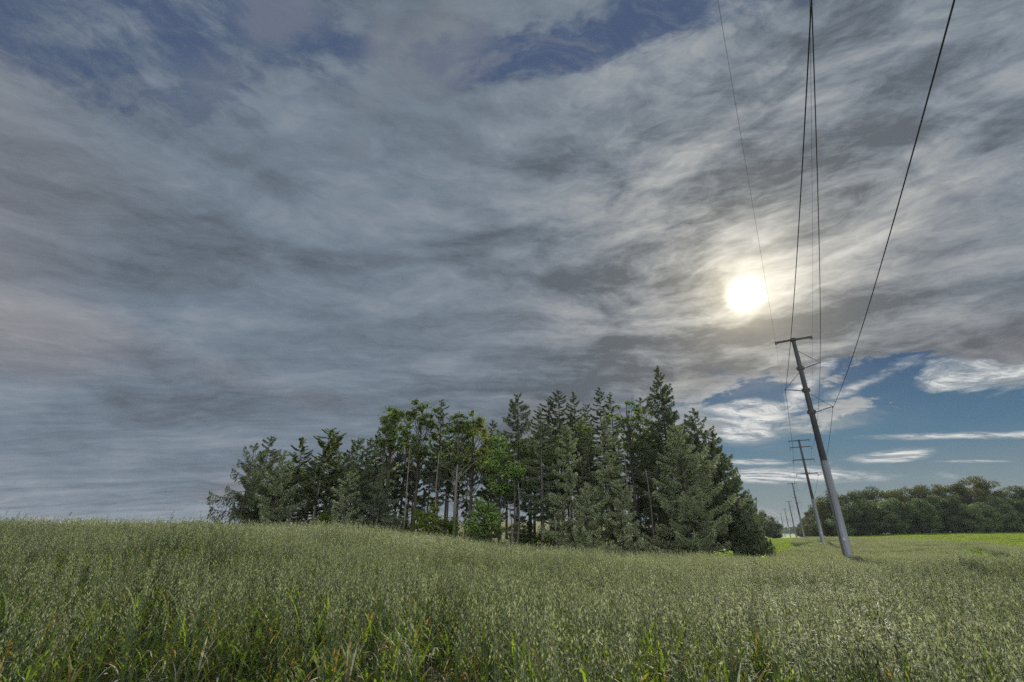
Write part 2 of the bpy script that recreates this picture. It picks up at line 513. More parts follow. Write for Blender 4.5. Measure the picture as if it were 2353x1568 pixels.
def tag(o, label=None, cat=None, group=None, kind=None):
    if label:
        o['label'] = label
    if cat:
        o['category'] = cat
    if group:
        o['group'] = group
    if kind:
        o['kind'] = kind
    return o


def thing(name, label, cat, loc, rz=0.0, group=None):
    o = bpy.data.objects.new(name, None)
    o.empty_display_size = .3
    C.objects.link(o)
    o.location = loc
    o.rotation_euler = (0, 0, rz)
    return tag(o, label, cat, group)


def unit(a):
    return a / (np.linalg.norm(a, axis=-1, keepdims=True) + 1e-9)


# ------------------------------------------------------------------ field limits
FAR_A = [-1.4, -.64, -.2, 0, .2, .36, .50, .53, .555, .57, .60, .66, .72, .80, .90, 1.02, 1.4]
FAR_Y = [30, 34, 33, 33.5, 36, 39, 42, 60, 80, 150, 162, 160, 148, 116, 90, 63, 48]
POLES = [(33.8, 51.0), (72.5, 117.0), (133.3, 228.0), (196.2, 345.0), (248.5, 446.0), (303.5, 555.0), (371.0, 690.0), (441.0, 828.0), (508.0, 960.0)]


def seg_dist(x, y, p, q):
    p, q = np.array(p, float), np.array(q, float)
    d = q - p
    t = np.clip(((x - p[0]) * d[0] + (y - p[1]) * d[1]) / d.dot(d), 0, 1)
    return np.hypot(x - p[0] - t * d[0], y - p[1] - t * d[1])


TRACK1 = [(47, 84), (72.5, 117), (112, 146)]
TRACK2 = [(66, 73), (34, 34), (24, 26)]


def oat_ok(x, y):
    far = np.interp(x / np.maximum(y, 1), FAR_A, FAR_Y)
    ok = (y < far) & (y > 2.4)
    for t, w in ((TRACK1, 3.0), (TRACK2, 1.7)):
        for p, q in zip(t[:-1], t[1:]):
            ok &= seg_dist(x, y, p, q) > w
    ok &= np.hypot(x - POLES[0][0], y - POLES[0][1]) > .75
    ok &= np.hypot(x - POLES[1][0], y - POLES[1][1]) > 2.6
    return ok


# ------------------------------------------------------------------ ground sheet
def build_ground():
    rr = np.concatenate([[0.01], np.linspace(1, 60, 100), np.geomspace(61.5, 8500, 110)])
    th = np.concatenate([np.linspace(-180, -65, 24, endpoint=False), np.linspace(-65, 65, 260, endpoint=False), np.linspace(65, 180, 24)])
    th = np.radians(th)
    RR, TH = np.meshgrid(rr, th, indexing='ij')
    X, Y = RR * np.sin(TH), RR * np.cos(TH)
    Zg = ground_z(X.ravel(), Y.ravel()).reshape(X.shape)
    V = np.stack([X, Y, Zg], -1).reshape(-1, 3)
    nr, nth = X.shape
    i = np.arange(nr - 1)[:, None] * nth
    j = np.arange(nth - 1)[None]
    F = np.stack([i + j, i + j + 1, i + nth + j + 1, i + nth + j], -1).reshape(-1, 4)[:, ::-1]
    mb = MB()
    mb.V, mb.F, mb.n = [V], [F], len(V)
    mb.Mi, mb.T = [np.zeros(len(F))], [np.full(len(F), .5)]
    m = bpy.data.materials.new('soil_and_turf')
    m.use_nodes = True
    t = m.node_tree
    t.nodes.clear()
    g = G(t)
    co = g.new('ShaderNodeTexCoord').outputs['Object']
    a = g.new('ShaderNodeAttribute')
    a.attribute_name = 'crop'
    n1 = g.noise(co, 1.2, 8, .65)
    n2 = g.noise(co, .06, 5, .6)
    n3 = g.noise(co, 14, 5, .7)
    soil = g.mix(g.sstep(n3, .35, .65), (.075, .058, .042, 1), (.18, .15, .115, 1))
    soil = g.mix(g.m('MULTIPLY', g.sstep(n1, .50, .62), .75), soil, (.07, .10, .03, 1))
    turf = g.mix(g.sstep(n1, .3, .7), (.11, .155, .022, 1), (.18, .235, .04, 1))
    far = g.mix(g.sstep(n2, .35, .6), (.05, .075, .035, 1), (.14, .19, .06, 1))
    y = g.sep(co)[1]
    turf = g.mix(g.sstep(y, 420, 900), turf, far)
    col = g.mix(a.outputs['Fac'], soil, turf)
    p = g.new('ShaderNodeBsdfPrincipled')
    t.links.new(col, p.inputs['Base Color'])
    p.inputs['Roughness'].default_value = .95
    p.inputs['Specular IOR Level'].default_value = .1
    b = g.new('ShaderNodeBump')
    b.inputs['Strength'].default_value = .8
    b.inputs['Distance'].default_value = .06
    t.links.new(n3, b.inputs['Height'])
    t.links.new(b.outputs[0], p.inputs['Normal'])
    o = g.new('ShaderNodeOutputMaterial')
    t.links.new(p.outputs[0], o.inputs[0])
    ob = mb.obj('ground', m, smooth=True)
    at_ = ob.data.attributes.new('crop', 'FLOAT', 'POINT')
    x, yv = V[:, 0], V[:, 1]
    far_ = np.interp(x / np.maximum(yv, 1), FAR_A, FAR_Y)
    grass = 1 - ((yv < far_ + 1) & (yv > -30)).astype(float)
    a_ = x / np.maximum(yv, 1)
    grass[(yv > 60) & (yv < 420) & (a_ < .47) & (a_ > -1.2)] = .35
    wood = (yv > 42) & (yv < 72) & (x / np.maximum(yv, 1) < .5) & (x / np.maximum(yv, 1) > -.75)
    grass[wood] = .25
    for tr in (TRACK1, TRACK2):
        for p_, q_ in zip(tr[:-1], tr[1:]):
            grass[seg_dist(x, yv, p_, q_) < 1.5] = .8
    at_.data.foreach_set('value', grass.astype(np.float32))
    tag(ob, kind='structure')


build_ground()


# ------------------------------------------------------------------ instancing of ground cover (uncountable)
def scatter(name, protos, x, y, rz, scl, idx, label, tilt=None, cat='crop'):
    col = bpy.data.collections.new(name + '_kinds')
    for i, me in enumerate(protos):
        col.objects.link(bpy.data.objects.new('%s_kind_%02d' % (name, i), me))
    V = np.stack([x, y, ground_z(x, y)], 1).astype(np.float32)
    me = bpy.data.meshes.new(name)
    me.vertices.add(len(V))
    me.vertices.foreach_set('co', V.ravel())
    rot = np.zeros((len(V), 3), np.float32)
    rot[:, 2] = rz
    if tilt is not None:
        rot[:, :2] = tilt
    me.attributes.new('rot', 'FLOAT_VECTOR', 'POINT').data.foreach_set('vector', rot.ravel())
    me.attributes.new('scl', 'FLOAT', 'POINT').data.foreach_set('value', scl.astype(np.float32))
    me.attributes.new('idx', 'INT', 'POINT').data.foreach_set('value', idx.astype(np.int32))
    ob = bpy.data.objects.new(name, me)
    C.objects.link(ob)
    ng = bpy.data.node_groups.new(name, 'GeometryNodeTree')
    ng.interface.new_socket('Geometry', in_out='INPUT', socket_type='NodeSocketGeometry')
    ng.interface.new_socket('Geometry', in_out='OUTPUT', socket_type='NodeSocketGeometry')
    N, L = ng.nodes, ng.links
    gi, go = N.new('NodeGroupInput'), N.new('NodeGroupOutput')
    ip = N.new('GeometryNodeInstanceOnPoints')
    ci = N.new('GeometryNodeCollectionInfo')
    ci.inputs['Collection'].default_value = col
    ci.inputs['Separate Children'].default_value = True
    ci.inputs['Reset Children'].default_value = True
    ip.inputs['Pick Instance'].default_value = True

    def attr(n, t):
        a = N.new('GeometryNodeInputNamedAttribute')
        a.data_type = t
        a.inputs['Name'].default_value = n
        return a.outputs['Attribute']
    L.new(gi.outputs[0], ip.inputs['Points'])
    L.new(ci.outputs[0], ip.inputs['Instance'])
    L.new(attr('idx', 'INT'), ip.inputs['Instance Index'])
    L.new(attr('rot', 'FLOAT_VECTOR'), ip.inputs['Rotation'])
    L.new(attr('scl', 'FLOAT'), ip.inputs['Scale'])
    L.new(ip.outputs[0], go.inputs[0])
    mod = ob.modifiers.new('scatter', 'NODES')
    mod.node_group = ng
    return tag(ob, label, cat, kind='stuff')


def oat_clump(seed, n, size, spk, stem_w, leaves, spk_len, spk_w, H=.84, branches=True):
    """one clump of oat plants: stems, blades, nodding panicles of husks"""
    r = np.random.default_rng(seed)
    mb = MB()
    px, py = r.uniform(-size / 2, size / 2, n), r.uniform(-size / 2, size / 2, n)
    h = H * np.where(r.random(n) < .28, r.uniform(.45, .85, n), r.normal(1.0, .085, n))
    la = r.uniform(0, 2 * np.pi, n)
    ln = np.abs(r.normal(.06, .05, n))
    tip = np.stack([px + np.cos(la) * ln * h, py + np.sin(la) * ln * h, h], 1)
    base = np.stack([px, py, np.full(n, -.03)], 1)
    mid = (base + tip) / 2 + np.stack([-np.cos(la) * .015, -np.sin(la) * .015, np.zeros(n)], 1)
    tt = r.uniform(0, 1, n)
    # stems: two crossed ribbons in two pieces
    for ang in (0, np.pi / 2) if leaves else (0,):
        w = np.stack([np.cos(la + ang + .7), np.sin(la + ang + .7), np.zeros(n)], 1) * stem_w / 2
        mb.quads(np.stack([base - w, base + w, mid + w, mid - w], 1), 1, tt)
        mb.quads(np.stack([mid - w, mid + w, tip + w * .5, tip - w * .5], 1), 1, tt)
    # blades
    for k in range(leaves):
        f = r.uniform(.08, .72, n)
        st = base + (tip - base) * f[:, None]
        a = r.uniform(0, 2 * np.pi, n)
        L = r.uniform(.16, .34, n)
        out = np.stack([np.cos(a), np.sin(a), np.zeros(n)], 1)
        side = np.stack([-np.sin(a), np.cos(a), np.zeros(n)], 1)
        up = r.uniform(.85, 1.25, n)
        dr = r.uniform(.0, 1.1, n)
        wd = r.uniform(.006, .013, n)
        prev, pw = st, side * (wd * .6)[:, None]
        kd = r.random(n)
        yel, dry = kd < .10, (kd > .82) & (f < .5)
        for q in range(1, 5):
            s = q / 4
            p = st + out * (L * (.35 * s + .45 * s * s))[:, None]
            p[:, 2] += L * (up * s - dr * s ** 2.4)
            wv = side * (wd * (1.0, 1.0, .75, .08)[q - 1])[:, None]
            P = np.stack([prev - pw, prev + pw, p + wv, p - wv], 1)
            gr = ~yel & ~dry
            mb.quads(P[gr], 2, r.uniform(0, 1, gr.sum()))
            mb.quads(P[dry], 4, r.uniform(0, 1, dry.sum()))
            mb.quads(P[yel], 3, r.uniform(0, 1, yel.sum()))
            prev, pw = p, wv
    # panicles
    pl = r.uniform(.18, .29, n)
    for k in range(spk):
        f = (k + r.uniform(0, 1, n)) / spk
        a = r.uniform(0, 2 * np.pi, n)
        rad = (.008 + .036 * (1 - f) ** .6) * r.uniform(.3, 1.15, n)
        c = tip.copy()
        c[:, 2] += pl * (f - .45) + .02
        c[:, 0] += np.cos(a) * rad + np.cos(la) * .05 * f
        c[:, 1] += np.sin(a) * rad + np.sin(la) * .05 * f
        drop = r.uniform(.45, 1.0, n)
        axis = np.stack([np.cos(a) * .30 * r.uniform(.1, 1.5, n), np.sin(a) * .30 * r.uniform(.1, 1.5, n), -drop], 1)
        axis = unit(axis) * (spk_len * r.uniform(.7, 1.2, n) / 2)[:, None]
        b = r.uniform(0, 2 * np.pi, n)
        w = unit(np.cross(axis, np.stack([np.cos(b), np.sin(b), r.uniform(-.4, .4, n)], 1))) * (spk_w / 2)
        ti = np.clip(tt * .3 + r.uniform(0, 1, n) ** 1.5 * .85, 0, 1)
        mb.rhomb(c, axis, w, 0, ti)
        if leaves:
            w2 = unit(np.cross(axis, w)) * (spk_w / 2)
            mb.rhomb(c, axis, w2, 0, ti)
            if branches:     # hair-thin stalk of the spikelet
                j = tip.copy()
                j[:, 2] += pl * (f - .45) + .02 + .02
                top_ = c - axis
                wv = np.stack([-np.sin(a), np.cos(a), np.zeros(n)], 1) * .0009
                mb.quads(np.stack([j - wv, j + wv, top_ + wv, top_ - wv], 1), 1, tt)
    if leaves:   # top of the rachis
        w = np.stack([np.cos(la), np.sin(la), np.zeros(n)], 1) * .0012
        e = tip.copy()
        e[:, 2] += pl * .5
        e[:, :2] += np.stack([np.cos(la), np.sin(la)], 1) * .04
        mb.quads(np.stack([tip - w, tip + w, e + w * .5, e - w * .5], 1), 1, tt)
    return mb.mesh('oat_plants', [M['husk'], M['stem'], M['blade'], M['blade_yellow'], M['dry']])


def grid_points(y0, y1, step, amin, amax, seed, pad=2.0):
    r = np.random.default_rng(seed)
    ys = np.arange(y0, y1, step)
    xs = np.arange(min(amin * y1, amin * y0) - pad, max(amax * y1, amax * y0) + pad, step)
    X, Y = np.meshgrid(xs, ys)
    X = X + r.uniform(-.5, .5, X.shape) * step
    Y = Y + r.uniform(-.5, .5, Y.shape) * step
    X, Y = X.ravel(), Y.ravel()
    k = (X > amin * Y - pad) & (X < amax * Y + pad)
    return X[k], Y[k], r


def fbm(x, y, s):
    return .6 * vnoise(x, y, s) + .4 * vnoise(x * 2.3 + 5, y * 2.3 + 9, s + 1)


def oats():
    near = [oat_clump(10 + i, 12, .36, 19, .005, 4, .031, .0105) for i in range(9)]
    mid = [oat_clump(40 + i, 36, .75, 9, .005, 0, .040, .0145) for i in range(7)]
    mid += [oat_clump(60 + i, 34, .75, 10, .005, 2, .038, .013) for i in range(3)]
    far = [oat_clump(70 + i, 260, 2.1, 5, .008, 0, .075, .026) for i in range(6)]
    # near
    x, y, r = grid_points(2.4, 15.5, .28, -1.32, 1.32, 1)
    ok = oat_ok(x, y)
    a_ = x / np.maximum(y, .5)
    start = np.interp(a_, [-1.3, -.9, -.5, -.1, .15, .45, 1.0], [3.9, 4.1, 4.3, 4.0, 3.4, 2.6, 2.4])
    edge = start + 1.3 * (fbm(x / 1.1, y / 1.1, 5) - .4)
    dens = np.clip((y - edge) / 4.5, 0, 1) * .72 + .22 * (y > edge)
    dens = np.maximum(dens, np.clip((a_ - .15) * 2, 0, .72) * (y > edge))
    thin = fbm(x / 1.5 + 40, y / 1.0, 8)
    dens = dens * np.where(thin < .34, .3, 1)
    ok &= r.random(len(x)) < dens
    x, y = x[ok], y[ok]
    hs = .80 + .46 * fbm(x / 2.2, y / 1.4, 11)
    scatter('oat_crop', near, x, y, r.uniform(0, 6.28, len(x)), hs * r.normal(1, .05, len(x)),
            r.integers(0, len(near), len(x)), 'ripening grey-green oats standing in the foreground of the field',
            tilt=np.stack([r.normal(0, .05, len(x)), r.normal(.04, .05, len(x))], 1), cat='oat crop')
    # middle distance
    x, y, r = grid_points(15.2, 44, .55, -1.32, 1.32, 2)
    ok = oat_ok(x, y)
    x, y = x[ok], y[ok]
    hs = .80 + .46 * fbm(x / 3.4, y / 1.7, 11)
    scatter('oat_crop', mid, x, y, r.uniform(0, 6.28, len(x)), hs * r.normal(1, .05, len(x)),
            r.integers(0, len(mid), len(x)), 'oats on the rise in front of the grove, seen as a mass of heads', cat='oat crop')
    # far
    x, y, r = grid_points(43, 166, 1.7, .42, 1.3, 3)
    ok = oat_ok(x, y)
    x, y = x[ok], y[ok]
    hs = .80 + .42 * fbm(x / 6, y / 4, 11)
    scatter('oat_crop', far, x, y, r.uniform(0, 6.28, len(x)), hs,
            r.integers(0, len(far), len(x)), 'far oats round and beyond the power poles', cat='oat crop')


def weed_clump(seed, broad=True):
    r = np.random.default_rng(seed)
    mb = MB()
    n = 10
    for _ in range(n):
        x0, y0 = r.uniform(-.2, .2, 2)
        h = r.uniform(.10, .34)
        k = r.integers(7, 14)
        z = np.linspace(.02, h, k)
        a = r.uniform(0, 6.28, k)
        L = r.uniform(.025, .06, k)
        d = np.stack([np.cos(a), np.sin(a), r.uniform(-.2, .6, k)], 1)
        c = np.stack([np.full(k, x0), np.full(k, y0), z], 1)
        side = np.stack([-np.sin(a), np.cos(a), r.uniform(-.3, .3, k)], 1)
        mb.rhomb(c + d * L[:, None], d * L[:, None], side * (L * (.45 if broad else .16))[:, None], 0, r.uniform(0, 1, k))
        mb.tube([[x0, y0, -.02], [x0 + .01, y0, h]], [.003, .0015], 3, 1, cap=False)
    k = 26   # fine grass blades between
    a = r.uniform(0, 6.28, k)
    b = np.stack([r.uniform(-.22, .22, k), r.uniform(-.22, .22, k), np.full(k, -.02)], 1)
    d = np.stack([np.cos(a) * .35, np.sin(a) * .35, r.uniform(.6, 1.1, k)], 1) * r.uniform(.12, .38, k)[:, None]
    w = np.stack([-np.sin(a), np.cos(a), np.zeros(k)], 1) * .004
    mid = b + d * .55
    e = b + d + np.stack([np.cos(a), np.sin(a), -np.ones(k)], 1) * .05
    mb.quads(np.stack([b - w, b + w, mid + w, mid - w], 1), 2, r.uniform(0, 1, k))
    mb.quads(np.stack([mid - w, mid + w, e + w * .1, e - w * .1], 1), 2, r.uniform(0, 1, k))
    return mb.mesh('weeds', [M['weed'], M['stem'], M['blade']])


def crop_clump(seed):
    r = np.random.default_rng(seed)
    mb = MB()
    n = 420
    c = np.stack([r.uniform(-1.1, 1.1, n), r.uniform(-1.1, 1.1, n), r.uniform(.0, .35, n)], 1)
    a = r.uniform(0, 6.28, n)
    u = np.stack([np.cos(a), np.sin(a), r.uniform(-.2, .9, n)], 1) * .10
    v = np.stack([-np.sin(a), np.cos(a), r.uniform(-.5, .5, n)], 1) * .055
    mb.rhomb(c, u, v, 0, r.uniform(0, 1, n))
    return mb.mesh('green_crop', [M['crop']])


def weeds():
    w = [weed_clump(i, i % 3 != 2) for i in range(7)]
    x, y, r = grid_points(3.2, 10, .26, -1.35, 1.35, 6)
    f = fbm(x / 1.3 + 3, y / .9, 31)
    p = np.clip((9.5 - y) / 4, .06, 1) * np.clip((f - .25) * 2.4, .12, 1)
    k = r.random(len(x)) < p
    x, y = x[k], y[k]
    scatter('weeds', w, x, y, r.uniform(0, 6.28, len(x)), r.uniform(.4, .95, len(x)), r.integers(0, 7, len(x)),
            'bright green weeds and fine grass between the foremost oat stalks', cat='weeds')
    # taller ones along the tractor track at right and scattered over the field
    xs, ys = [], []
    for p_, q_ in list(zip(TRACK2[:-1], TRACK2[1:])) + list(zip(TRACK1[:-1], TRACK1[1:])):
        n = int(math.dist(p_, q_) * 4)
        t = r.uniform(0, 1, n)
        xs.append(p_[0] + t * (q_[0] - p_[0]) + r.normal(0, .5, n))
        ys.append(p_[1] + t * (q_[1] - p_[1]) + r.normal(0, .5, n))
    x, y = np.concatenate(xs), np.concatenate(ys)
    k = fbm(x / 4, y / 4, 77) > .45
    x, y = x[k], y[k]
    scatter('weeds', w, x, y, r.uniform(0, 6.28, len(x)), r.uniform(1.5, 3.0, len(x)), r.integers(0, 7, len(x)),
            'tall green weeds along the tracks through the oats', cat='weeds')
    cm = [crop_clump(i) for i in range(5)]
    x, y, r = grid_points(44, 232, 2.0, .40, 1.35, 9)
    far_ = np.interp(x / y, FAR_A, FAR_Y)
    k = (y > far_ + .8)
    x, y = x[k], y[k]
    scatter('green_crop', cm, x, y, r.uniform(0, 6.28, len(x)), r.uniform(.8, 1.1, len(x)), r.integers(0, 5, len(x)),
            'low bright green crop between the oats and the wood', cat='green crop')


oats()
weeds()


# ------------------------------------------------------------------ trees
def conifer(H, R, start=.12, seed=0, dens=1.0, droop=.5, fol='spruce_dark', hang=.35, bark='bark', lean=(0, 0), fine=1.0, thin_top=1.0,
            bare=0.0, prof=.85, label='', name='spruce_tree', loc=(0, 0, 0), rz=0, cat='spruce tree', group=None, dead=.0):
    r = np.random.default_rng(seed)
    R = R * 1.28
    root = thing(name, label, cat, loc, rz, group)
    tk = MB()
    zz = np.linspace(-.3, H * .985, 12)
    wob = np.cumsum(r.normal(0, .012 * H / 12, (12, 2)), 0)
    wob[:2] = 0
    tp = np.stack([wob[:, 0] + lean[0] * (zz / H) ** 1.5, wob[:, 1] + lean[1] * (zz / H) ** 1.5, zz], 1)
    tr = (.010 * H + .05) * (1 - zz / H * .97) + .01
    tk.tube(tp, tr, 8)

    def trunk(z):
        return np.stack([np.interp(z, zz, tp[:, 0]), np.interp(z, zz, tp[:, 1]), z], -1)
    nb = int(H * 6.6 * dens * (1 - start))
    t = np.sort(start + (1 - start) * (np.arange(nb) + r.uniform(0, 1, nb)) / nb)
    t = np.minimum(t, .995)
    f = (t - start) / (1 - start)
    prof_ = (1 - f) ** prof * np.clip(.35 + f * 5, 0, 1) * thin_top
    L = np.maximum(R * prof_ * r.choice([.45, .75, .95, 1.1, 1.3], nb, p=[.15, .25, .3, .2, .1]), .12 + .25 * (1 - f))
    az = np.arange(nb) * 2.39996 + r.normal(0, .5, nb)
    # clumps of missing branches give gaps
    keep = vnoise(az / 6.283 * 5 + 3, t * 9, seed) > bare
    t, f, L, az = t[keep], f[keep], L[keep], az[keep]
    nb = len(t)
    z0 = t * H
    rise = .34 * f ** 1.5 - droop * (1 - f) + r.normal(0, .13, nb)
    curl = .28 + .25 * (1 - f)
    out = np.stack([np.cos(az), np.sin(az), np.zeros(nb)], 1)
    side = np.stack([-np.sin(az), np.cos(az), np.zeros(nb)], 1)
    o = trunk(z0)

    def bp(i, s):
        """points on the branches"""
        p = o[i] + out[i] * (L[i] * s)[:, None]
        p[:, 2] += L[i] * (rise[i] * s + curl[i] * s ** 2.6 * .8)
        return p
    idx = np.arange(nb)
    fb = MB()
    big = idx[L > .5]
    for a_, b_ in ((0, .35), (.35, .7), (.7, 1.0)):
        p, q = bp(big, np.full(len(big), a_)), bp(big, np.full(len(big), b_))
        for w in (side[big], np.tile([0, 0, 1.], (len(big), 1))):
            wa = w * (.010 + .012 * L[big] * (1 - a_))[:, None]
            wb = w * (.008 + .012 * L[big] * (1 - b_))[:, None]
            fb.quads(np.stack([p - wa, p + wa, q + wb, q - wb], 1), 2)
    tk.obj('trunk', M[bark], root, True)
    # sprays
    m = np.maximum((L * 96 * fine * (.7 + .3 * dens)).astype(int), 7)
    i = np.repeat(idx, m)
    n = len(i)
    s = r.uniform(.12, 1.0, n) ** .75
    lat = r.uniform(-1, 1, n)
    wid = .22 * L[i] * (1.05 - s) + .08
    p = bp(i, s) + side[i] * (lat * wid)[:, None]
    hg = hang * r.uniform(0, 1, n) ** 1.6 * np.minimum(L[i] * .38, 1.0)
    p[:, 2] -= hg + np.abs(lat) * wid * .25
    d = out[i] * r.uniform(.2, 1.0, n)[:, None] + side[i] * (lat * .9)[:, None]
    d[:, 2] += rise[i] * .6 - hang * 1.6 * r.uniform(0, 1, n) + .15
    d = unit(d)
    ln = r.uniform(.085, .21, n) * (.75 + .35 * np.minimum(L[i], 2.5) / 2)
    u = d * ln[:, None]
    w = unit(np.cross(d, r.normal(0, 1, (n, 3)))) * (ln * r.uniform(.16, .32, n))[:, None]
    tn = np.clip(r.normal(.5, .22, n), 0, 1)
    dm = r.random(n) < dead * (1 - f[i])
    fb.rhomb(p[~dm], u[~dm], w[~dm], 0, tn[~dm])
    if dm.any():
        fb.rhomb(p[dm], u[dm], w[dm] * .4, 1, .5)
    # leader shoot
    k = 26
    zt = np.linspace(.94 * H, H, k)
    a = r.uniform(0, 6.28, k)
    dd = np.stack([np.cos(a), np.sin(a), np.full(k, 1.0)], 1)
    ln = .10 + .30 * (H - zt) / (.06 * H)
    fb.rhomb(trunk(zt) + dd * ln[:, None] * .5, dd * ln[:, None] * .5, np.stack([-np.sin(a), np.cos(a), np.zeros(k)], 1) * .05, 0, r.uniform(.2, .7, k))
    fb.obj('crown', [M[fol], M['dead'], M[bark]], root)
    return root


def broadleaf(H, crown, clumps, clump_r, leaves, leaf, seed=0, fol='leaf_dark', bark='bark', lean=(0, 0), label='', name='broadleaf_tree',
              loc=(0, 0, 0), rz=0, cat='tree', group=None, trunks=1, squash=.75, fill=.45, low=None, soft=True, parts=True, trunk_r=None):
    """crown = (z low, z high, radius)"""
    r = np.random.default_rng(seed)
    root = thing(name, label, cat, loc, rz, group)
    z0, z1, Rc = crown
    n = clumps
    # centres of the leaf masses, spread through the crown with more towards its outside
    ct = r.normal(0, 1, (n, 3))
    ct = unit(ct) * (r.uniform(fill, 1.0, n) ** .6)[:, None]
    ct[:, 2] = np.where(ct[:, 2] < -.55, ct[:, 2] * .6, ct[:, 2])
    zc, hz = (z0 + z1) / 2, (z1 - z0) / 2
    irr = .8 + .4 * vnoise(np.arctan2(ct[:, 1], ct[:, 0]) * 1.3 + 9, ct[:, 2] * 2 + 9, seed)
    cc = np.stack([ct[:, 0] * Rc * irr, ct[:, 1] * Rc * irr, zc + ct[:, 2] * (hz - clump_r * .5)], 1)
    lx = lean[0] * (cc[:, 2] / H) ** 1.3
    ly = lean[1] * (cc[:, 2] / H) ** 1.3
    cc[:, 0] += lx
    cc[:, 1] += ly
    cr = clump_r * r.uniform(.6, 1.25, n)
    tk, fb = MB(), MB()
    tr0 = trunk_r or (.011 * H + .05)
    top = z0 + (z1 - z0) * .85
    for q in range(trunks):
        off = r.normal(0, .35, 2) if trunks > 1 else np.zeros(2)
        zz = np.linspace(-.3, top, 9)
        wob = np.cumsum(r.normal(0, .018 * H / 9, (9, 2)), 0)
        wob[:2] = 0
        tp = np.stack([wob[:, 0] + off[0] + lean[0] * (np.maximum(zz, 0) / H) ** 1.3, wob[:, 1] + off[1] + lean[1] * (np.maximum(zz, 0) / H) ** 1.3, zz], 1)
        tk.tube(tp, tr0 * (1 - .85 * np.maximum(zz, 0) / top) * (1 if trunks == 1 else .75), 8)
    for j in range(n):
        zb = np.clip(cc[j, 2] - r.uniform(.12, .35) * (z1 - z0) - .3, z0 * .55, top * .97)
        b = np.array([np.interp(zb, zz, tp[:, 0]), np.interp(zb, zz, tp[:, 1]), zb])
        e = cc[j]
        mid_ = (b + e) / 2 + np.array([0, 0, -.10]) * np.linalg.norm(e - b) + r.normal(0, .04, 3) * np.linalg.norm(e - b)
        fb.tube([b, mid_, e], np.array([.34, .22, .08]) * tr0 * np.interp(zb, [0, top], [1, .45]), 4, 1, cap=False)
    tk.obj('trunk', M[bark], root, True)
    m = np.maximum((leaves * (cr / clump_r) ** 2).astype(int), 6)
    i = np.repeat(np.arange(n), m)
    k = len(i)
    dirs = unit(r.normal(0, 1, (k, 3)))
    rad = np.minimum(np.abs(r.normal(0, .62, k)) + .12, 1.6) if soft else r.uniform(.25, 1, k) ** .55
    # lumpy outline inside every mass
    bump = .72 + .55 * vnoise(dirs[:, 0] * 2.6 + i * 3.1, dirs[:, 1] * 2.6 + dirs[:, 2] * 2.2, seed + 5)
    p = cc[i] + dirs * (rad * cr[i] * bump)[:, None] * np.array([1, 1, squash])
    nrm = unit(dirs * .8 + np.array([0, 0, .7]) + r.normal(0, .55, (k, 3)))
    u = unit(np.cross(nrm, r.normal(0, 1, (k, 3))))
    v = np.cross(nrm, u)
    ln = leaf * r.uniform(.55, 1.25, k)
    fb.rhomb(p, u * ln[:, None], v * (ln * r.uniform(.45, .75, k))[:, None], 0, np.clip(r.normal(.5, .25, k), 0, 1))
    fb.obj('crown', [M[fol], M[bark]], root)
    return root


GR = 'trees of the grove on the rise'


def top_at(u, v, Y):
    x, y, z = at(u, v, Y)
    g = gz(x, y)
    return (x, y, g), z - g


def wpx(px, Y, v=1000):
    d = ray(1176, v)
    return px / FPX / d[1] * Y


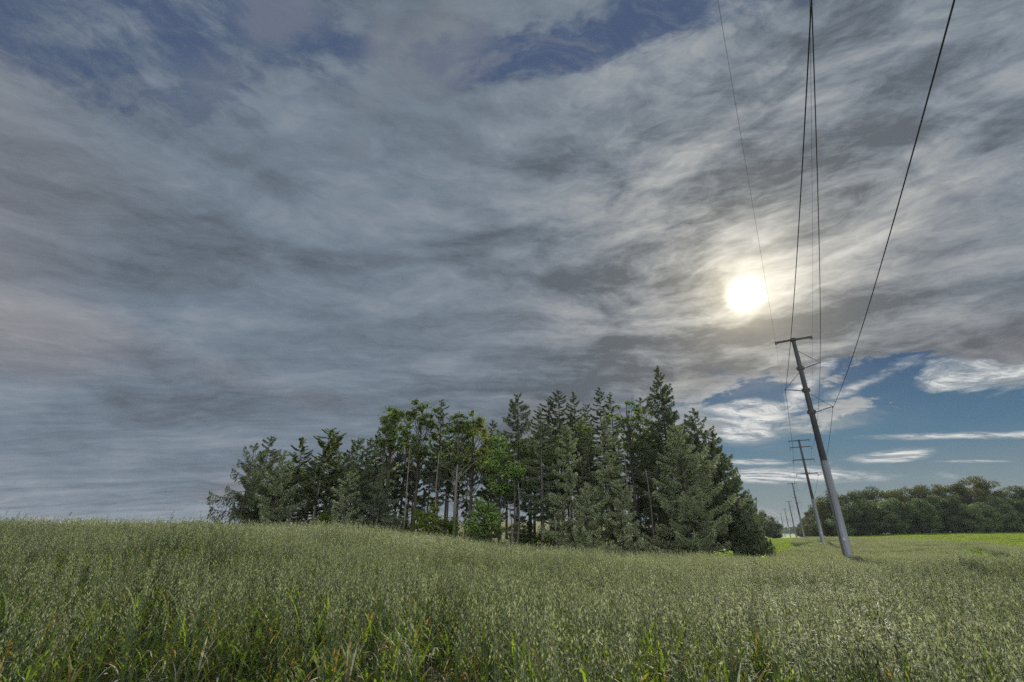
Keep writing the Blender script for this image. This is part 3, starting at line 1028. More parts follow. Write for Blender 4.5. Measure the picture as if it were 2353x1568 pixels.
def grove():
    sp = [
        # u, v, Y, half width px, kind opts, label
        (588, 1018, 58, 96, dict(seed=1, fol='spruce_dark', hang=1.3, droop=.34, start=.02, prof=.70, bare=.30, dens=.52), 'leftmost dark spruce of the grove with long drooping branches reaching left'),
        (623, 1003, 62, 50, dict(seed=2, fol='spruce_dark', hang=.7, droop=.35, start=.05, prof=.5, bare=.2), 'ragged dark spruce with a broken flat top behind the leftmost spruce'),
        (655, 1036, 54, 58, dict(seed=3, fol='spruce_grey', hang=.55, start=.03, prof=.6, droop=.45), 'grey-green drooping spruce just right of the leftmost dark spruce'),
        (833, 1007, 57, 62, dict(seed=4, fol='spruce_mid', hang=.3, start=.05, prof=.55, droop=.25, bare=.15), 'broad mid green spruce right of the two-topped pine'),
        (872, 987, 61, 44, dict(seed=5, fol='spruce_dark', hang=.4, start=.08, prof=.7, bare=.1), 'pointed dark spruce left of the tall broadleaf tops'),
        (880, 1066, 53, 50, dict(seed=6, fol='spruce_mid', hang=.5, start=.03, prof=.55, dead=.35), 'short spruce with grey dead lower twigs below the left broadleaf tops'),
        (803, 1085, 52, 40, dict(seed=31, fol='spruce_grey', hang=.5, start=.03, prof=.5, dead=.25), 'short greyish spruce in front of the broad mid green spruce'),
        (1018, 919, 60, 30, dict(seed=7, fol='spruce_dark', hang=.4, start=.42, prof=.45, bare=.15), 'slim high-crowned spruce standing between the broadleaf tops'),
        (1192, 905, 61, 44, dict(seed=8, fol='spruce_dark', hang=.75, droop=.55, start=.35, prof=.45, bare=.12), 'dark spruce with twin tip and drooping arms in mid grove'),
        (1262, 915, 62, 38, dict(seed=9, fol='spruce_dark', hang=.3, start=.35, prof=.45), 'left one of three dark spruce tops right of the twin-tipped spruce'),
        (1284, 899, 64, 40, dict(seed=10, fol='spruce_dark', hang=.3, start=.35, prof=.4), 'middle and highest of three dark spruce tops right of the twin-tipped spruce'),
        (1316, 903, 62, 36, dict(seed=11, fol='spruce_dark', hang=.4, start=.3, prof=.45), 'right one of three dark spruce tops, its tip bent over'),
        (1303, 978, 50, 48, dict(seed=12, fol='spruce_grey', hang=.6, start=.06, prof=.5, droop=.5, bare=.18, dead=.1), 'grey-green spruce at the front of the grove below the three dark tops'),
        (1240, 968, 53, 40, dict(seed=13, fol='spruce_mid', hang=.4, start=.30, prof=.4, bark='bark_pale', bare=.15), 'mid green spruce on a tall pale bare trunk right of the lime green tree'),
        (1375, 891, 62, 36, dict(seed=14, fol='spruce_dark', hang=.3, start=.3, prof=.5), 'sharp dark spruce tip left of the airy broadleaf crown'),
        (1402, 901, 65, 28, dict(seed=15, fol='spruce_dark', hang=.3, start=.3, prof=.5), 'narrow dark spruce tip close left of the airy broadleaf crown'),
        (1387, 962, 49, 46, dict(seed=16, fol='spruce_grey', hang=.6, start=.20, prof=.55, droop=.5, bare=.15), 'grey-green pointed spruce in front of the sharp dark spruce tips'),
        (1350, 1000, 56, 34, dict(seed=41, fol='spruce_mid', hang=.4, start=.25, prof=.4, bare=.2), 'thin mid green spruce between the two grey-green front spruces'),
        (1512, 841, 56, 96, dict(seed=17, fol='spruce_dark', hang=.8, droop=.35, start=.05, prof=.82, dens=1.25, bare=.06), 'tallest dark spruce, its tip standing above the whole grove'),
        (1592, 938, 59, 70, dict(seed=18, fol='spruce_dark', hang=.8, droop=.4, start=.04, prof=.6, dens=1.1, bare=.05), 'dark drooping spruce close behind the right side of the tallest spruce'),
        (1636, 990, 57, 50, dict(seed=19, fol='spruce_dark', hang=.8, droop=.4, start=.03, prof=.55, dens=1.1), 'dark drooping spruce second from the right end of the tall row'),
        (1676, 1058, 54, 36, dict(seed=20, fol='spruce_mid', hang=.8, droop=.4, start=.02, prof=.5, dens=1.1), 'olive dark drooping spruce at the right end of the tall row'),
        (1556, 978, 48, 92, dict(seed=21, fol='spruce_grey', hang=.55, droop=.40, start=.03, prof=.62, dens=1.15, bare=.05), 'wide grey-green spruce in front of the tallest spruce'),
        (1716, 1160, 52, 32, dict(seed=22, fol='spruce_mid', hang=1.0, droop=.5, start=.0, prof=.35, dens=1.2), 'low weeping spruce at the right foot of the grove'),
        (1740, 1222, 50, 20, dict(seed=23, fol='spruce_dark', hang=1.0, droop=.5, start=.0, prof=.3, dens=1.3), 'small dark drooping bush spruce, rightmost of the grove'),
        (1712, 1127, 78, 20, dict(seed=24, fol='spruce_dark', hang=.1, droop=-.1, start=.1, prof=.5, bare=.2), 'small spruce behind the right shoulder of the grove'),
        (1450, 985, 60, 34, dict(seed=42, fol='spruce_dark', hang=.5, start=.15, prof=.4, bare=.2), 'dark spruce under the airy broadleaf crown left of the tallest spruce'),
        (1215, 1085, 57, 30, dict(seed=43, fol='spruce_dark', hang=.4, start=.25, prof=.4, bare=.3), 'thin shaded spruce behind the tall pale bare trunk'),
        (1130, 1060, 63, 34, dict(seed=44, fol='spruce_dark', hang=.4, start=.25, prof=.4, bare=.3), 'shaded dark spruce behind the lime green tree'),
        (955, 1075, 62, 40, dict(seed=45, fol='spruce_dark', hang=.4, start=.08, prof=.4, bare=.25), 'shaded dark spruce under the two left broadleaf tops'),
        (1420, 1105, 47, 40, dict(seed=46, fol='spruce_grey', hang=.7, start=.0, prof=.4, dead=.3, bare=.1), 'low grey spruce with dead twigs at the grove edge below the narrow dark tip'),
        (1345, 1120, 47.5, 44, dict(seed=47, fol='spruce_grey', hang=.7, start=.0, prof=.4, dead=.1, bare=.1), 'low soft grey-green spruce at the grove edge right of mid grove'),
    ]
    for u, v, Y, w, o, lab in sp:
        loc, H = top_at(u, v, Y)
        o = dict(o)
        for _k in ('z',):
            o.pop(_k, None)
        conifer(H, wpx(w, Y), label=lab, loc=loc, group=GR, **o)
    pines = [
        (698, 1009, 60, 24, dict(seed=51, start=.62, prof=.28, fol='pine', hang=0, droop=.15), 'thin pine with a small tufted crown left of the two-topped pine'),
        (750, 987, 57, 34, dict(seed=52, start=.42, prof=.22, fol='pine', hang=.1, droop=.2, lean=(.5, 0), bark='bark_pale'), 'dense pine on a pale leaning trunk, left of two close tops'),
        (771, 992, 59, 20, dict(seed=53, start=.45, prof=.25, fol='pine', hang=.1, droop=.2), 'narrow pine tip touching the dense pine on its right'),
        (722, 1062, 58, 26, dict(seed=54, start=.25, prof=.35, fol='pine', hang=.2, droop=.2, bare=.2), 'shorter pine filling the gap left of the dense pine'),
    ]
    for u, v, Y, w, o, lab in pines:
        loc, H = top_at(u, v, Y)
        conifer(H, wpx(w, Y), label=lab, loc=loc, group=GR, name='pine_tree', cat='pine tree', dens=1.2, fine=1.5, **o)
    bl = [
        # u, v, Y, crown low v, half width px, n clumps, clump r, leaves/clump, fol, opts, label
        (914, 909, 58, 1085, 40, 44, .66, 95, 'leaf_dark', dict(seed=61, trunks=2), 'tall broadleaf tree with dark tufted crown, left of two tall tops'),
        (892, 968, 56, 1050, 26, 14, .62, 95, 'leaf_dark', dict(seed=62), 'leafy side crown hanging left below the tall broadleaf tops'),
        (972, 904, 59, 1110, 38, 44, .66, 95, 'leaf_dark', dict(seed=63), 'tall broadleaf tree with dark tufted crown, right of two tall tops'),
        (1056, 938, 57, 1120, 36, 42, .64, 85, 'leaf_dark', dict(seed=64, bark='bark_pale'), 'loose broadleaf crown between slim spruce and olive crown'),
        (1092, 932, 58, 1130, 44, 54, .75, 110, 'leaf_olive', dict(seed=65), 'olive green broadleaf tree with rounded top in mid grove'),
        (1150, 985, 53, 1185, 32, 42, .65, 100, 'leaf_bright', dict(seed=66), 'lime green broadleaf tree below the twin-tipped spruce'),
        (1182, 1035, 52, 1120, 22, 16, .55, 90, 'leaf_bright', dict(seed=67), 'bright green leafy branch crown right of the lime green tree'),
        (1112, 1145, 48, 1262, 36, 40, .6, 110, 'leaf_bright', dict(seed=68), 'small bright green tree at the front foot of the grove'),
        (1436, 899, 58, 1080, 36, 42, .55, 60, 'leaf_dark', dict(seed=69, fill=.2), 'airy broadleaf crown left of the tallest spruce'),
        (1482, 932, 60, 1060, 20, 12, .7, 60, 'leaf_dark', dict(seed=70, fill=.2), 'thin leafy crown squeezed against the tallest spruce'),
        (985, 1150, 50, 1255, 34, 18, .8, 120, 'leaf_olive', dict(seed=71), 'green leafy sapling below the two tall broadleaf tops'),
        (1030, 1180, 52, 1258, 26, 12, .8, 110, 'leaf_dark', dict(seed=72), 'shaded leafy sapling left of the ivy-covered trunk'),
        (752, 1170, 54, 1225, 34, 12, .7, 110, 'leaf_olive', dict(seed=73), 'olive green bush at the foot of the dense pine'),
        (1215, 1000, 58, 1100, 22, 12, .7, 80, 'leaf_olive', dict(seed=74), 'small olive crown behind the mid green spruce on the pale trunk'),
        (1330, 958, 60, 1060, 44, 24, .8, 90, 'leaf_dark', dict(seed=75), 'dark leafy crown behind the front spruces right of mid grove'),
        (1275, 990, 58, 1090, 30, 16, .8, 90, 'leaf_dark', dict(seed=76), 'dark leafy crown behind the grey-green spruce below the three dark tops'),
    ]
    for u, v, Y, vl, w, n, cr, lv, fol, o, lab in bl:
        loc, H = top_at(u, v, Y)
        zl = at(u, vl, Y)[2] - loc[2]
        broadleaf(H, (max(zl, .3), H, wpx(w, Y)), n, cr, lv, .16, fol=fol, label=lab, loc=loc, group=GR, **o)
    # shaded bushes closing the foot of the grove
    r = np.random.default_rng(5)
    names = ['under the leftmost spruces', 'left of the dense pine', 'right of the dense pine', 'below the broad mid green spruce', 'below the short dead-twigged spruce',
             'below the left broadleaf tops', 'left of the small bright green tree', 'right of the small bright green tree', 'beside the tall pale bare trunk',
             'below the three dark spruce tops', 'below the sharp dark spruce tip', 'left of the wide grey-green spruce', 'right of the wide grey-green spruce']
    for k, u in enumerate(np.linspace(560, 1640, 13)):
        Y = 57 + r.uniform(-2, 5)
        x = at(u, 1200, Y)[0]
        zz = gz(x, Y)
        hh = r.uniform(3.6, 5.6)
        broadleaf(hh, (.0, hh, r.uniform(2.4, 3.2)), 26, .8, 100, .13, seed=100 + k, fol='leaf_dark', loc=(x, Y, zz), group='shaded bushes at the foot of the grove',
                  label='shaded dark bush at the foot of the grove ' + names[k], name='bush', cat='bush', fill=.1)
    fil = [(632, 1048, 64, 26, 'c', 'just right of the leftmost spruce'), (680, 1040, 63, 26, 'c', 'left of the thin pine, a slim pointed one'), (778, 1022, 63, 26, 'c', 'slim beside the narrow pine tip'), (815, 1012, 64, 28, 'c', 'slim at the left shoulder of the broad mid green spruce'),
           (852, 1005, 64, 28, 'c', 'slim at the right shoulder of the broad mid green spruce'), (893, 990, 65, 26, 'c', 'slim left of the tall broadleaf tops'), (940, 950, 65, 28, 'c', 'slim within the two tall broadleaf tops'), (1035, 955, 65, 28, 'c', 'slim left of the loose broadleaf crown'),
           (1130, 965, 65, 26, 'c', 'slim between the olive crown and the lime green tree'), (1240, 935, 66, 30, 'c', 'slim left of the three dark tops'), (1345, 930, 66, 30, 'c', 'slim right of the three dark tops'), (1470, 915, 66, 32, 'c', 'slim close left of the tallest spruce'),
           (610, 1060, 67, 40, 'c', 'behind the leftmost dark spruce'), (668, 1045, 68, 36, 'b', 'between the grey-green drooping spruce and the thin pine'), (712, 1065, 69, 44, 'b', 'beneath the thin tufted pine'), (770, 1040, 68, 40, 'b', 'behind the narrow pine tip'),
           (820, 1035, 68, 44, 'b', 'behind the tip of the broad mid green spruce'), (872, 1030, 68, 40, 'b', 'behind the pointed dark spruce'), (925, 1000, 67, 38, 'b', 'behind the left one of two tall broadleaf tops'), (1010, 985, 68, 40, 'b', 'around the slim high-crowned spruce'),
           (1058, 1000, 68, 38, 'b', 'behind the loose broadleaf crown'), (1190, 985, 68, 34, 'b', 'around the stem of the twin-tipped spruce'),
           (640, 1075, 66, 44, 'c', 'behind the grey-green drooping spruce'), (690, 1055, 66, 40, 'b', 'behind the thin tufted pine'), (728, 1050, 64, 40, 'c', 'behind the dense pine'),
           (795, 1050, 66, 44, 'c', 'left of the broad mid green spruce'), (850, 1040, 66, 46, 'b', 'behind the broad mid green spruce'), (900, 1030, 66, 44, 'c', 'behind the short dead-twigged spruce'),
           (950, 1010, 66, 34, 'b', 'between the two tall broadleaf tops'), (990, 1050, 67, 34, 'c', 'behind the slim high-crowned spruce'), (1035, 1015, 66, 30, 'b', 'left of the olive green broadleaf tree'),
           (1075, 1060, 66, 34, 'c', 'behind the olive green broadleaf tree'), (1125, 1000, 67, 36, 'b', 'right of the olive green broadleaf tree'), (1165, 1000, 66, 34, 'c', 'under the twin-tipped spruce'),
           (1225, 985, 67, 40, 'b', 'right of the twin-tipped spruce'), (1262, 1060, 66, 36, 'c', 'below the three dark spruce tops'), (1300, 1010, 68, 40, 'b', 'behind the three dark spruce tops'),
           (1345, 1010, 66, 38, 'c', 'left of the sharp dark spruce tip'), (1395, 1000, 68, 40, 'b', 'behind the sharp dark spruce tip'), (1440, 1040, 66, 36, 'c', 'under the airy broadleaf crown'),
           (1480, 1000, 67, 44, 'c', 'left behind the tallest spruce')]
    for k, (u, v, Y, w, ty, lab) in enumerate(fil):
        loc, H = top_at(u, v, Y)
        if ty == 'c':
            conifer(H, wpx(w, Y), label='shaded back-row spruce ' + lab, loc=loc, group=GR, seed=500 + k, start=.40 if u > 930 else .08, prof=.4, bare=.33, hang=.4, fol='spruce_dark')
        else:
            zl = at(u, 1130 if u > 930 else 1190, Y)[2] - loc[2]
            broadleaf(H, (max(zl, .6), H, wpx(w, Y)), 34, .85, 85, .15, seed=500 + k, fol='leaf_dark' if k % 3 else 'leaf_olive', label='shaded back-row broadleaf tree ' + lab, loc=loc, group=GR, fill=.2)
    spots = ['at the olive broadleaf trunk', 'right of the olive broadleaf trunk', 'at the lime green tree', 'under the twin-tipped spruce', 'beside the pale bare trunk pair', 'left of the three dark tops',
             'right of the three dark tops', 'between the grey-green front spruces', 'behind the grey-green pointed spruce', 'near the grey bare trunk', 'left of the tallest spruce']
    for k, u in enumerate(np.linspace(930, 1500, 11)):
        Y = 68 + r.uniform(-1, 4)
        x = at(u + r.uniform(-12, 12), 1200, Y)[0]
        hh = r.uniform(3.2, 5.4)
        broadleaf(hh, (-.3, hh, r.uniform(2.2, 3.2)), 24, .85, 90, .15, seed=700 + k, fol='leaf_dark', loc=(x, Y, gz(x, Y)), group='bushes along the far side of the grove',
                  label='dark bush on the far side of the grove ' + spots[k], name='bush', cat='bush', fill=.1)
    # bare trunks
    bt = [
        (1052, 1068, 49, 1253, .17, 1, 'pale half-dead trunk with bare forks and ivy round its foot'),
        (1178, 1160, 50, 1262, .12, 0, 'slim pale bare trunk left of the tallest pale bare trunk'),
        (1192, 1110, 51, 1262, .13, 0, 'pale bare trunk in mid grove, right of the slim one'),
        (1157, 1170, 50, 1262, .10, 0, 'thin pale bare trunk right of the small bright green tree'),
        (1434, 1040, 54, 1270, .16, 0, 'grey bare trunk between the narrow dark tip and the airy crown'),
        (1368, 1050, 55, 1270, .15, 0, 'dark bare trunk behind the grey-green pointed spruce'),
        (942, 1030, 56, 1240, .15, 0, 'grey bare trunk below the two tall broadleaf tops'),
        (1010, 1040, 55, 1240, .14, 0, 'grey straight trunk beneath the slim high-crowned spruce'),
        (1260, 1050, 57, 1265, .14, 0, 'dark straight trunk right of the tall pale bare trunk'),
        (1490, 1080, 53, 1275, .17, 0, 'grey bare trunk left of the wide grey-green spruce'),
    ]
    for k, (u, v, Y, vb, rad, dead_, lab) in enumerate(bt):
        x, y, zt = at(u, v, Y)
        g0 = gz(x, y)
        H = zt - g0
        rr = np.random.default_rng(300 + k)
        root = thing('bare_tree', lab, 'bare tree', (x, y, g0), 0, GR)
        mb = MB()
        zz = np.linspace(-.3, H, 8)
        wob = np.cumsum(rr.normal(0, .05, (8, 2)), 0)
        wob[:2] = 0
        tp = np.stack([wob[:, 0], wob[:, 1], zz], 1)
        mb.tube(tp, rad * .72 * (1 - .6 * np.maximum(zz, 0) / H), 8)
        mb.obj('trunk', M['bark_pale' if k not in (5, 8) else 'bark'], root, True)
        bm_ = MB()
        nb = 34 if dead_ else 20
        for q in range(nb):
            zb = rr.uniform(.12 if dead_ else .3, 1.0) * H
            a = rr.uniform(0, 6.28)
            L = rr.uniform(.6, 1.5) if not dead_ else rr.uniform(1.0, 3.4)
            b = np.array([np.interp(zb, zz, tp[:, 0]), np.interp(zb, zz, tp[:, 1]), zb])
            up = rr.uniform(-.25, .2) if not dead_ else rr.uniform(.3, 1.1)
            pts = [b, b + np.array([math.cos(a), math.sin(a), up]) * L * .5, b + np.array([math.cos(a + .2), math.sin(a + .2), up * 1.1 - (.1)]) * L]
            bm_.tube(pts, [rad * .13, rad * .09, rad * .04], 4, cap=False)
            for _ in range(3 if dead_ else 1):
                e0 = pts[1] + (pts[2] - pts[1]) * rr.uniform(0, .8)
                bm_.tube([e0, e0 + np.array([math.cos(a + rr.normal(0, .8)), math.sin(a + rr.normal(0, .8)), rr.uniform(-.2, .9)]) * L * .35], [.012, .005], 4, cap=False)
        bm_.obj('crown', M['dead'], root)
        if dead_:
            iv = MB()
            n = 700
            zi = rr.uniform(0, 4.6, n) ** 1.0
            a = rr.uniform(0, 6.28, n)
            c = np.stack([np.cos(a) * (rad + .05 + rr.uniform(0, .1, n)), np.sin(a) * (rad + .05 + rr.uniform(0, .1, n)), zi], 1)
            nn = unit(np.stack([np.cos(a), np.sin(a), rr.uniform(0, .6, n)], 1))
            uu = unit(np.cross(nn, rr.normal(0, 1, (n, 3))))
            iv.rhomb(c, uu * .07, np.cross(nn, uu) * .05, 0, rr.uniform(0, 1, n))
            iv.obj('ivy', M['ivy'], root)


grove()


# ------------------------------------------------------------------ the wood on the right and far trees
def copy_thing(o, loc, rz, scl, label):
    c = o.copy()
    C.objects.link(c)
    c.location, c.rotation_euler, c.scale = loc, (0, 0, rz), scl
    c['label'] = label
    for ch in o.children:
        d = ch.copy()
        C.objects.link(d)
        d.parent = c
    return c


ORD = ['first', 'second', 'third', 'fourth', 'fifth', 'sixth', 'seventh', 'eighth', 'ninth', 'tenth', 'eleventh', 'twelfth', 'thirteenth', 'fourteenth', 'fifteenth',
       'sixteenth', 'seventeenth', 'eighteenth', 'nineteenth', 'twentieth', 'twenty-first', 'twenty-second', 'twenty-third', 'twenty-fourth', 'twenty-fifth', 'twenty-sixth']


def wood():
    protos, used = [], set()
    for k in range(8):
        fol = 'wood_leaf_pale' if k >= 5 else ('wood_leaf_warm' if k >= 3 else 'wood_leaf')
        o = broadleaf(20, (-3.5, 20, 5.6 + .4 * (k % 3)), 58, 2.15, 330, .26, seed=400 + k, fol=fol, loc=(0, 0, 0), fill=.55, squash=.8,
                      name='broadleaf_tree', cat='tree', soft=False, label='x', group='broadleaf trees of the wood on the right', trunk_r=.3)
        protos.append(o)
    r = np.random.default_rng(77)

    def put(k, x, y, H, wide, lab):
        sc_ = (H / 20 * wide, H / 20 * wide, H / 20)
        loc = (x, y, gz(x, y) - .3)
        if k not in used:
            used.add(k)
            o = protos[k]
            o.location, o.scale, o.rotation_euler = loc, sc_, (0, 0, r.uniform(0, 6.28))
            o['label'] = lab
        else:
            copy_thing(protos[k], loc, r.uniform(0, 6.28), sc_, lab)
    # front row: paler, lower crowns
    us = np.linspace(1925, 2420, 15)
    for i, u in enumerate(us):
        v = 1150 + r.uniform(-8, 14) - 12 * math.sin((u - 1925) / 500 * 3.1)
        Y = 205 + r.uniform(-4, 8)
        (x, y, g0), H = top_at(u, v, Y)
        put([5, 1, 6, 7, 2, 6, 5, 0, 7, 6, 5, 7, 3, 6, 5][i], x, y, H, r.uniform(1.1, 1.35), '%s lower crown from the left at the front edge of the right-hand wood' % ORD[i])
    tops = [(1908, 1123), (1938, 1116), (1968, 1122), (1990, 1125), (2014, 1107), (2040, 1118), (2062, 1120), (2094, 1108), (2125, 1104), (2150, 1110), (2180, 1106), (2212, 1095),
            (2243, 1091), (2268, 1102), (2300, 1116), (2328, 1112), (2352, 1110), (2385, 1108), (2420, 1108)]
    for i, (u, v) in enumerate(tops):
        Y = 222 + r.uniform(-3, 10)
        (x, y, g0), H = top_at(u, v, Y)
        put(int(r.integers(0, 5)), x, y, H, r.uniform(.95, 1.2), '%s skyline crown from the left of the right-hand wood, dark green' % ORD[i])
    # the flank running back along the power line
    fl = [(1895, 1140, 228), (1880, 1135, 245), (1868, 1142, 262), (1860, 1153, 282), (1852, 1166, 305), (1846, 1176, 330), (1840, 1185, 360), (1834, 1192, 400), (1829, 1198, 450), (1824, 1203, 520), (1819, 1208, 600)]
    for i, (u, v, Y) in enumerate(fl):
        (x, y, g0), H = top_at(u + 10, v, Y)
        put(int(r.integers(0, 5)), x, y, max(H, 9), 1.0, '%s tree, counted from the near end, of the wood flank running back beside the poles' % ORD[i])
    # dark clump left of the corridor
    cl = [(1742, 1166, 262, 'rounded dark tree left of the poles, against the grove'), (1766, 1178, 268, 'rounded dark tree left of the poles, right one of the clump'),
          (1722, 1172, 275, 'dark tree left of the poles, half hidden by the grove'), (1778, 1200, 275, 'low dark tree at the right foot of the clump left of the poles')]
    for i, (u, v, Y, lab) in enumerate(cl):
        (x, y, g0), H = top_at(u, v, Y)
        put(i % 5, x, y, H, 1.15, lab)
    # far bushes seen left of the grove over the crest
    for i, u in enumerate((372, 398, 420, 442, 462, 480)):
        (x, y, g0), H = top_at(u, 1199 + (i % 3) * 2.5, 120 + 8 * (i % 2))
        put(i % 5, x, y, H + 1, 1.25, '%s dark bush top from the left just over the crest left of the grove' % ORD[i])
    # distant ridge of wood
    mb = MB()
    r = np.random.default_rng(8)
    n = 26000
    th = r.uniform(-60, 62, n)
    rad = r.uniform(1100, 2900, n)
    x, y = rad * np.sin(np.radians(th)), rad * np.cos(np.radians(th))
    k = fbm(x / 160, y / 60, 51) > .5
    k &= ~((x / y > .50) & (x / y < .545) & (y < 1300))
    x, y = x[k], y[k]
    n = len(x)
    z = ground_z(x, y) + r.uniform(2, 14, n)
    nrm = unit(r.normal(0, 1, (n, 3)) + np.array([0, 0, .6]))
    u = unit(np.cross(nrm, r.normal(0, 1, (n, 3))))
    mb.rhomb(np.stack([x, y, z], 1), u * 7, np.cross(nrm, u) * 5, 0, r.uniform(0, 1, n))
    ob = mb.obj('distant_woods', M['wood_leaf'])
    tag(ob, 'distant hazy woods on the low hills at the end of the pole line', 'woods', kind='stuff')


wood()

# ------------------------------------------------------------------ power line
M['steel'] = plain_mat('galvanised_steel_shaded', (.035, .037, .043), (.085, .09, .10), 1.1, .6, .15, stretch=(1, 1, .10), spec=.3)  # upper shaft: backlit darkness against the sky painted into the colour
M['steel_lit'] = plain_mat('galvanised_steel_lit', (.16, .17, .19), (.31, .325, .355), 1.1, .45, .45, stretch=(1, 1, .10), spec=.5)  # same steel for the lower shaft, brighter light painted into its colour
M['dark_steel'] = plain_mat('weathered_crossarm_steel', (.055, .052, .05), (.11, .105, .10), 4, .8, 0, spec=.15)
M['insulator'] = plain_mat('grey_polymer', (.10, .10, .105), (.15, .15, .16), 8, .5)
M['wire'] = plain_mat('weathered_wire', (.06, .06, .062), (.11, .11, .112), 8, .8, 0, spec=.1)
M['concrete'] = plain_mat('concrete_footing', (.42, .41, .38), (.55, .54, .50), 5, .9)

DIRS = []
pts2 = [np.array([-23.0, -49.0])] + [np.array(p) for p in POLES]
for i in range(1, len(pts2)):
    a = pts2[i] - pts2[i - 1]
    a = a / np.linalg.norm(a)
    if i + 1 < len(pts2):
        b = pts2[i + 1] - pts2[i]
        a = a + b / np.linalg.norm(b)
    DIRS.append(a / np.linalg.norm(a))
PH = 24.7
ATT = {}


def pole(i, x, y, lab):
    z = gz(x, y)
    d = DIRS[i]
    rz = math.atan2(-d[0], d[1])        # local +Y runs along the line, local +X to its right
    H = PH if i == 0 else 24.3
    root = thing('power_pole', lab, 'power pole', (x, y, z), rz, 'steel power poles of the line')
    sh = MB()
    rb, rt = .45, .20
    joint = .42 * H
    rj = rb + (rt - rb) * .42
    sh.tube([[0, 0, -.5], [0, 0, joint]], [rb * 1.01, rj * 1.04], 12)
    us_ = MB()
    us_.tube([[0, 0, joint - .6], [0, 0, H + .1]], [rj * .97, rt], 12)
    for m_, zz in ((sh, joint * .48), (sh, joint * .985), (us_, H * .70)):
        rr = rb + (rt - rb) * zz / H
        m_.tube([[0, 0, zz - .05], [0, 0, zz + .05]], [rr * 1.045, rr * 1.045], 12)
    sh.obj('shaft', M['steel_lit'], root)
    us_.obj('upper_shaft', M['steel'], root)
    if i < 3:
        np_ = MB()
        np_.box((0, -rb * .96, 2.6), (.11, 0, 0), (0, .012, 0), (0, 0, .16))
        np_.obj('number_plate', M['concrete'], root)
    if i < 2:
        for k in range(int((H - 9) / .45)):
            st = MB()
            zz = 8.2 + k * .45
            rr = rb + (rt - rb) * zz / H
            sx = 1 if k % 2 else -1
            st.tube([[sx * rr * .9, 0, zz], [sx * (rr + .14), 0, zz]], .013, 4)
            st.obj('climbing_step', M['dark_steel'], root)
    c, s = math.cos(rz), math.sin(rz)

    def W(px, py, pz):
        return (x + px * c - py * s, y + px * s + py * c, z + pz)
    att = {}
    arm = MB()
    hl = 1.95 if i != 1 else 2.3
    arm.box((0, -.02, H - .12), (hl, 0, 0), (0, .08, 0), (0, 0, .10))
    arm.obj('crossarm', M['dark_steel'], root)
    for sx in (-1, 1):
        cl = MB()
        cl.box((sx * (hl - .06), 0, H - .30), (.05, 0, 0), (0, .09, 0), (0, 0, .10))
        cl.tube([[sx * (hl - .35), 0, H - .24], [sx * (hl - .05), 0, H - .38]], .03, 6)
        cl.obj('clamp', M['dark_steel'], root)
    cl = MB()
    cl.box((0, 0, H - .12), (.28, 0, 0), (0, .27, 0), (0, 0, .14))
    cl.obj('clamp', M['dark_steel'], root)
    att['SL'] = W(-hl + .06, 0, H - .42)
    att['SR'] = W(hl - .06, 0, H - .42)
    if i == 1:
        for key, dz in (('A', 1.75), ('B', 4.85), ('C', 8.2)):
            a2 = MB()
            a2.box((0, -.02, H - dz), (2.35, 0, 0), (0, .09, 0), (0, 0, .10))
            a2.obj('crossarm', M['dark_steel'], root)
            for sx in (-1, 1):
                b2 = MB()
                rr = rb + (rt - rb) * (H - dz) / H
                b2.tube([[sx * 2.28, 0, H - dz - .08], [sx * 2.28, 0, H - dz - .55]], [.05, .05], 6)
                b2.tube([[sx * 2.28, 0, H - dz - .5], [sx * 2.28, 0, H - dz - .62]], [.12, .12], 8)
                b2.obj('insulator', M['insulator'], root)
            b3 = MB()
            rr = rb + (rt - rb) * (H - dz) / H
            b3.tube([[0, 0, H - dz - .22], [0, 0, H - dz + .22]], [rr + .05, rr + .05], 12)
            b3.obj('collar', M['dark_steel'], root)
            att[key] = W((-1 if key == 'B' else 1) * 2.28, 0, H - dz - .64)
    else:
        for key, sx, dz in (('A', 1, 3.75), ('B', -1, 6.4), ('C', 1, 8.95)):
            zc = H - dz
            rr = rb + (rt - rb) * zc / H
            tip = np.array([sx * (rr + 1.75), 0, zc + .38])
            b0 = np.array([sx * (rr + .12), 0, zc])
            ins = MB()
            ins.tube([b0, tip], [.055, .045], 8)
            for k in range(14):
                p = b0 + (tip - b0) * (.08 + .84 * k / 13)
                q = p + (tip - b0) * .014
                ins.tube([p, q], [.10, .10], 8)
            ins.obj('insulator', M['insulator'], root)
            br = MB()
            bt = np.array([sx * (rr - .03), 0, zc + 2.15])
            br.tube([bt, tip + np.array([0, 0, .05])], .022, 6)
            for k in range(9):
                p = tip + (bt - tip) * (.30 + .045 * k)
                br.tube([p, p + (bt - tip) * .012], [.055, .055], 6)
            br.obj('brace', M['dark_steel'], root)
            co = MB()
            co.tube([[0, 0, zc - .26], [0, 0, zc + .26]], [rr + .03, rr + .03], 12)
            for s2 in (-1, 1):
                co.box((s2 * (rr + .09), 0, zc), (.07, 0, 0), (0, .11, 0), (0, 0, .17))
            co.obj('collar', M['dark_steel'], root)
            ca = MB()
            ca.box(tip + np.array([sx * .03, 0, -.07]), (.045, 0, 0), (0, .14, 0), (0, 0, .08))
            ca.obj('clamp', M['dark_steel'], root)
            t = tip + np.array([sx * .03, 0, -.16])
            att[key] = W(t[0], t[1], t[2])
    if i == 1:
        ft = MB()
        ft.box((0, 0, .12), (1.0, 0, 0), (0, 1.0, 0), (0, 0, .16))
        ft.obj('footing', M['concrete'], root)
    ATT[i] = att


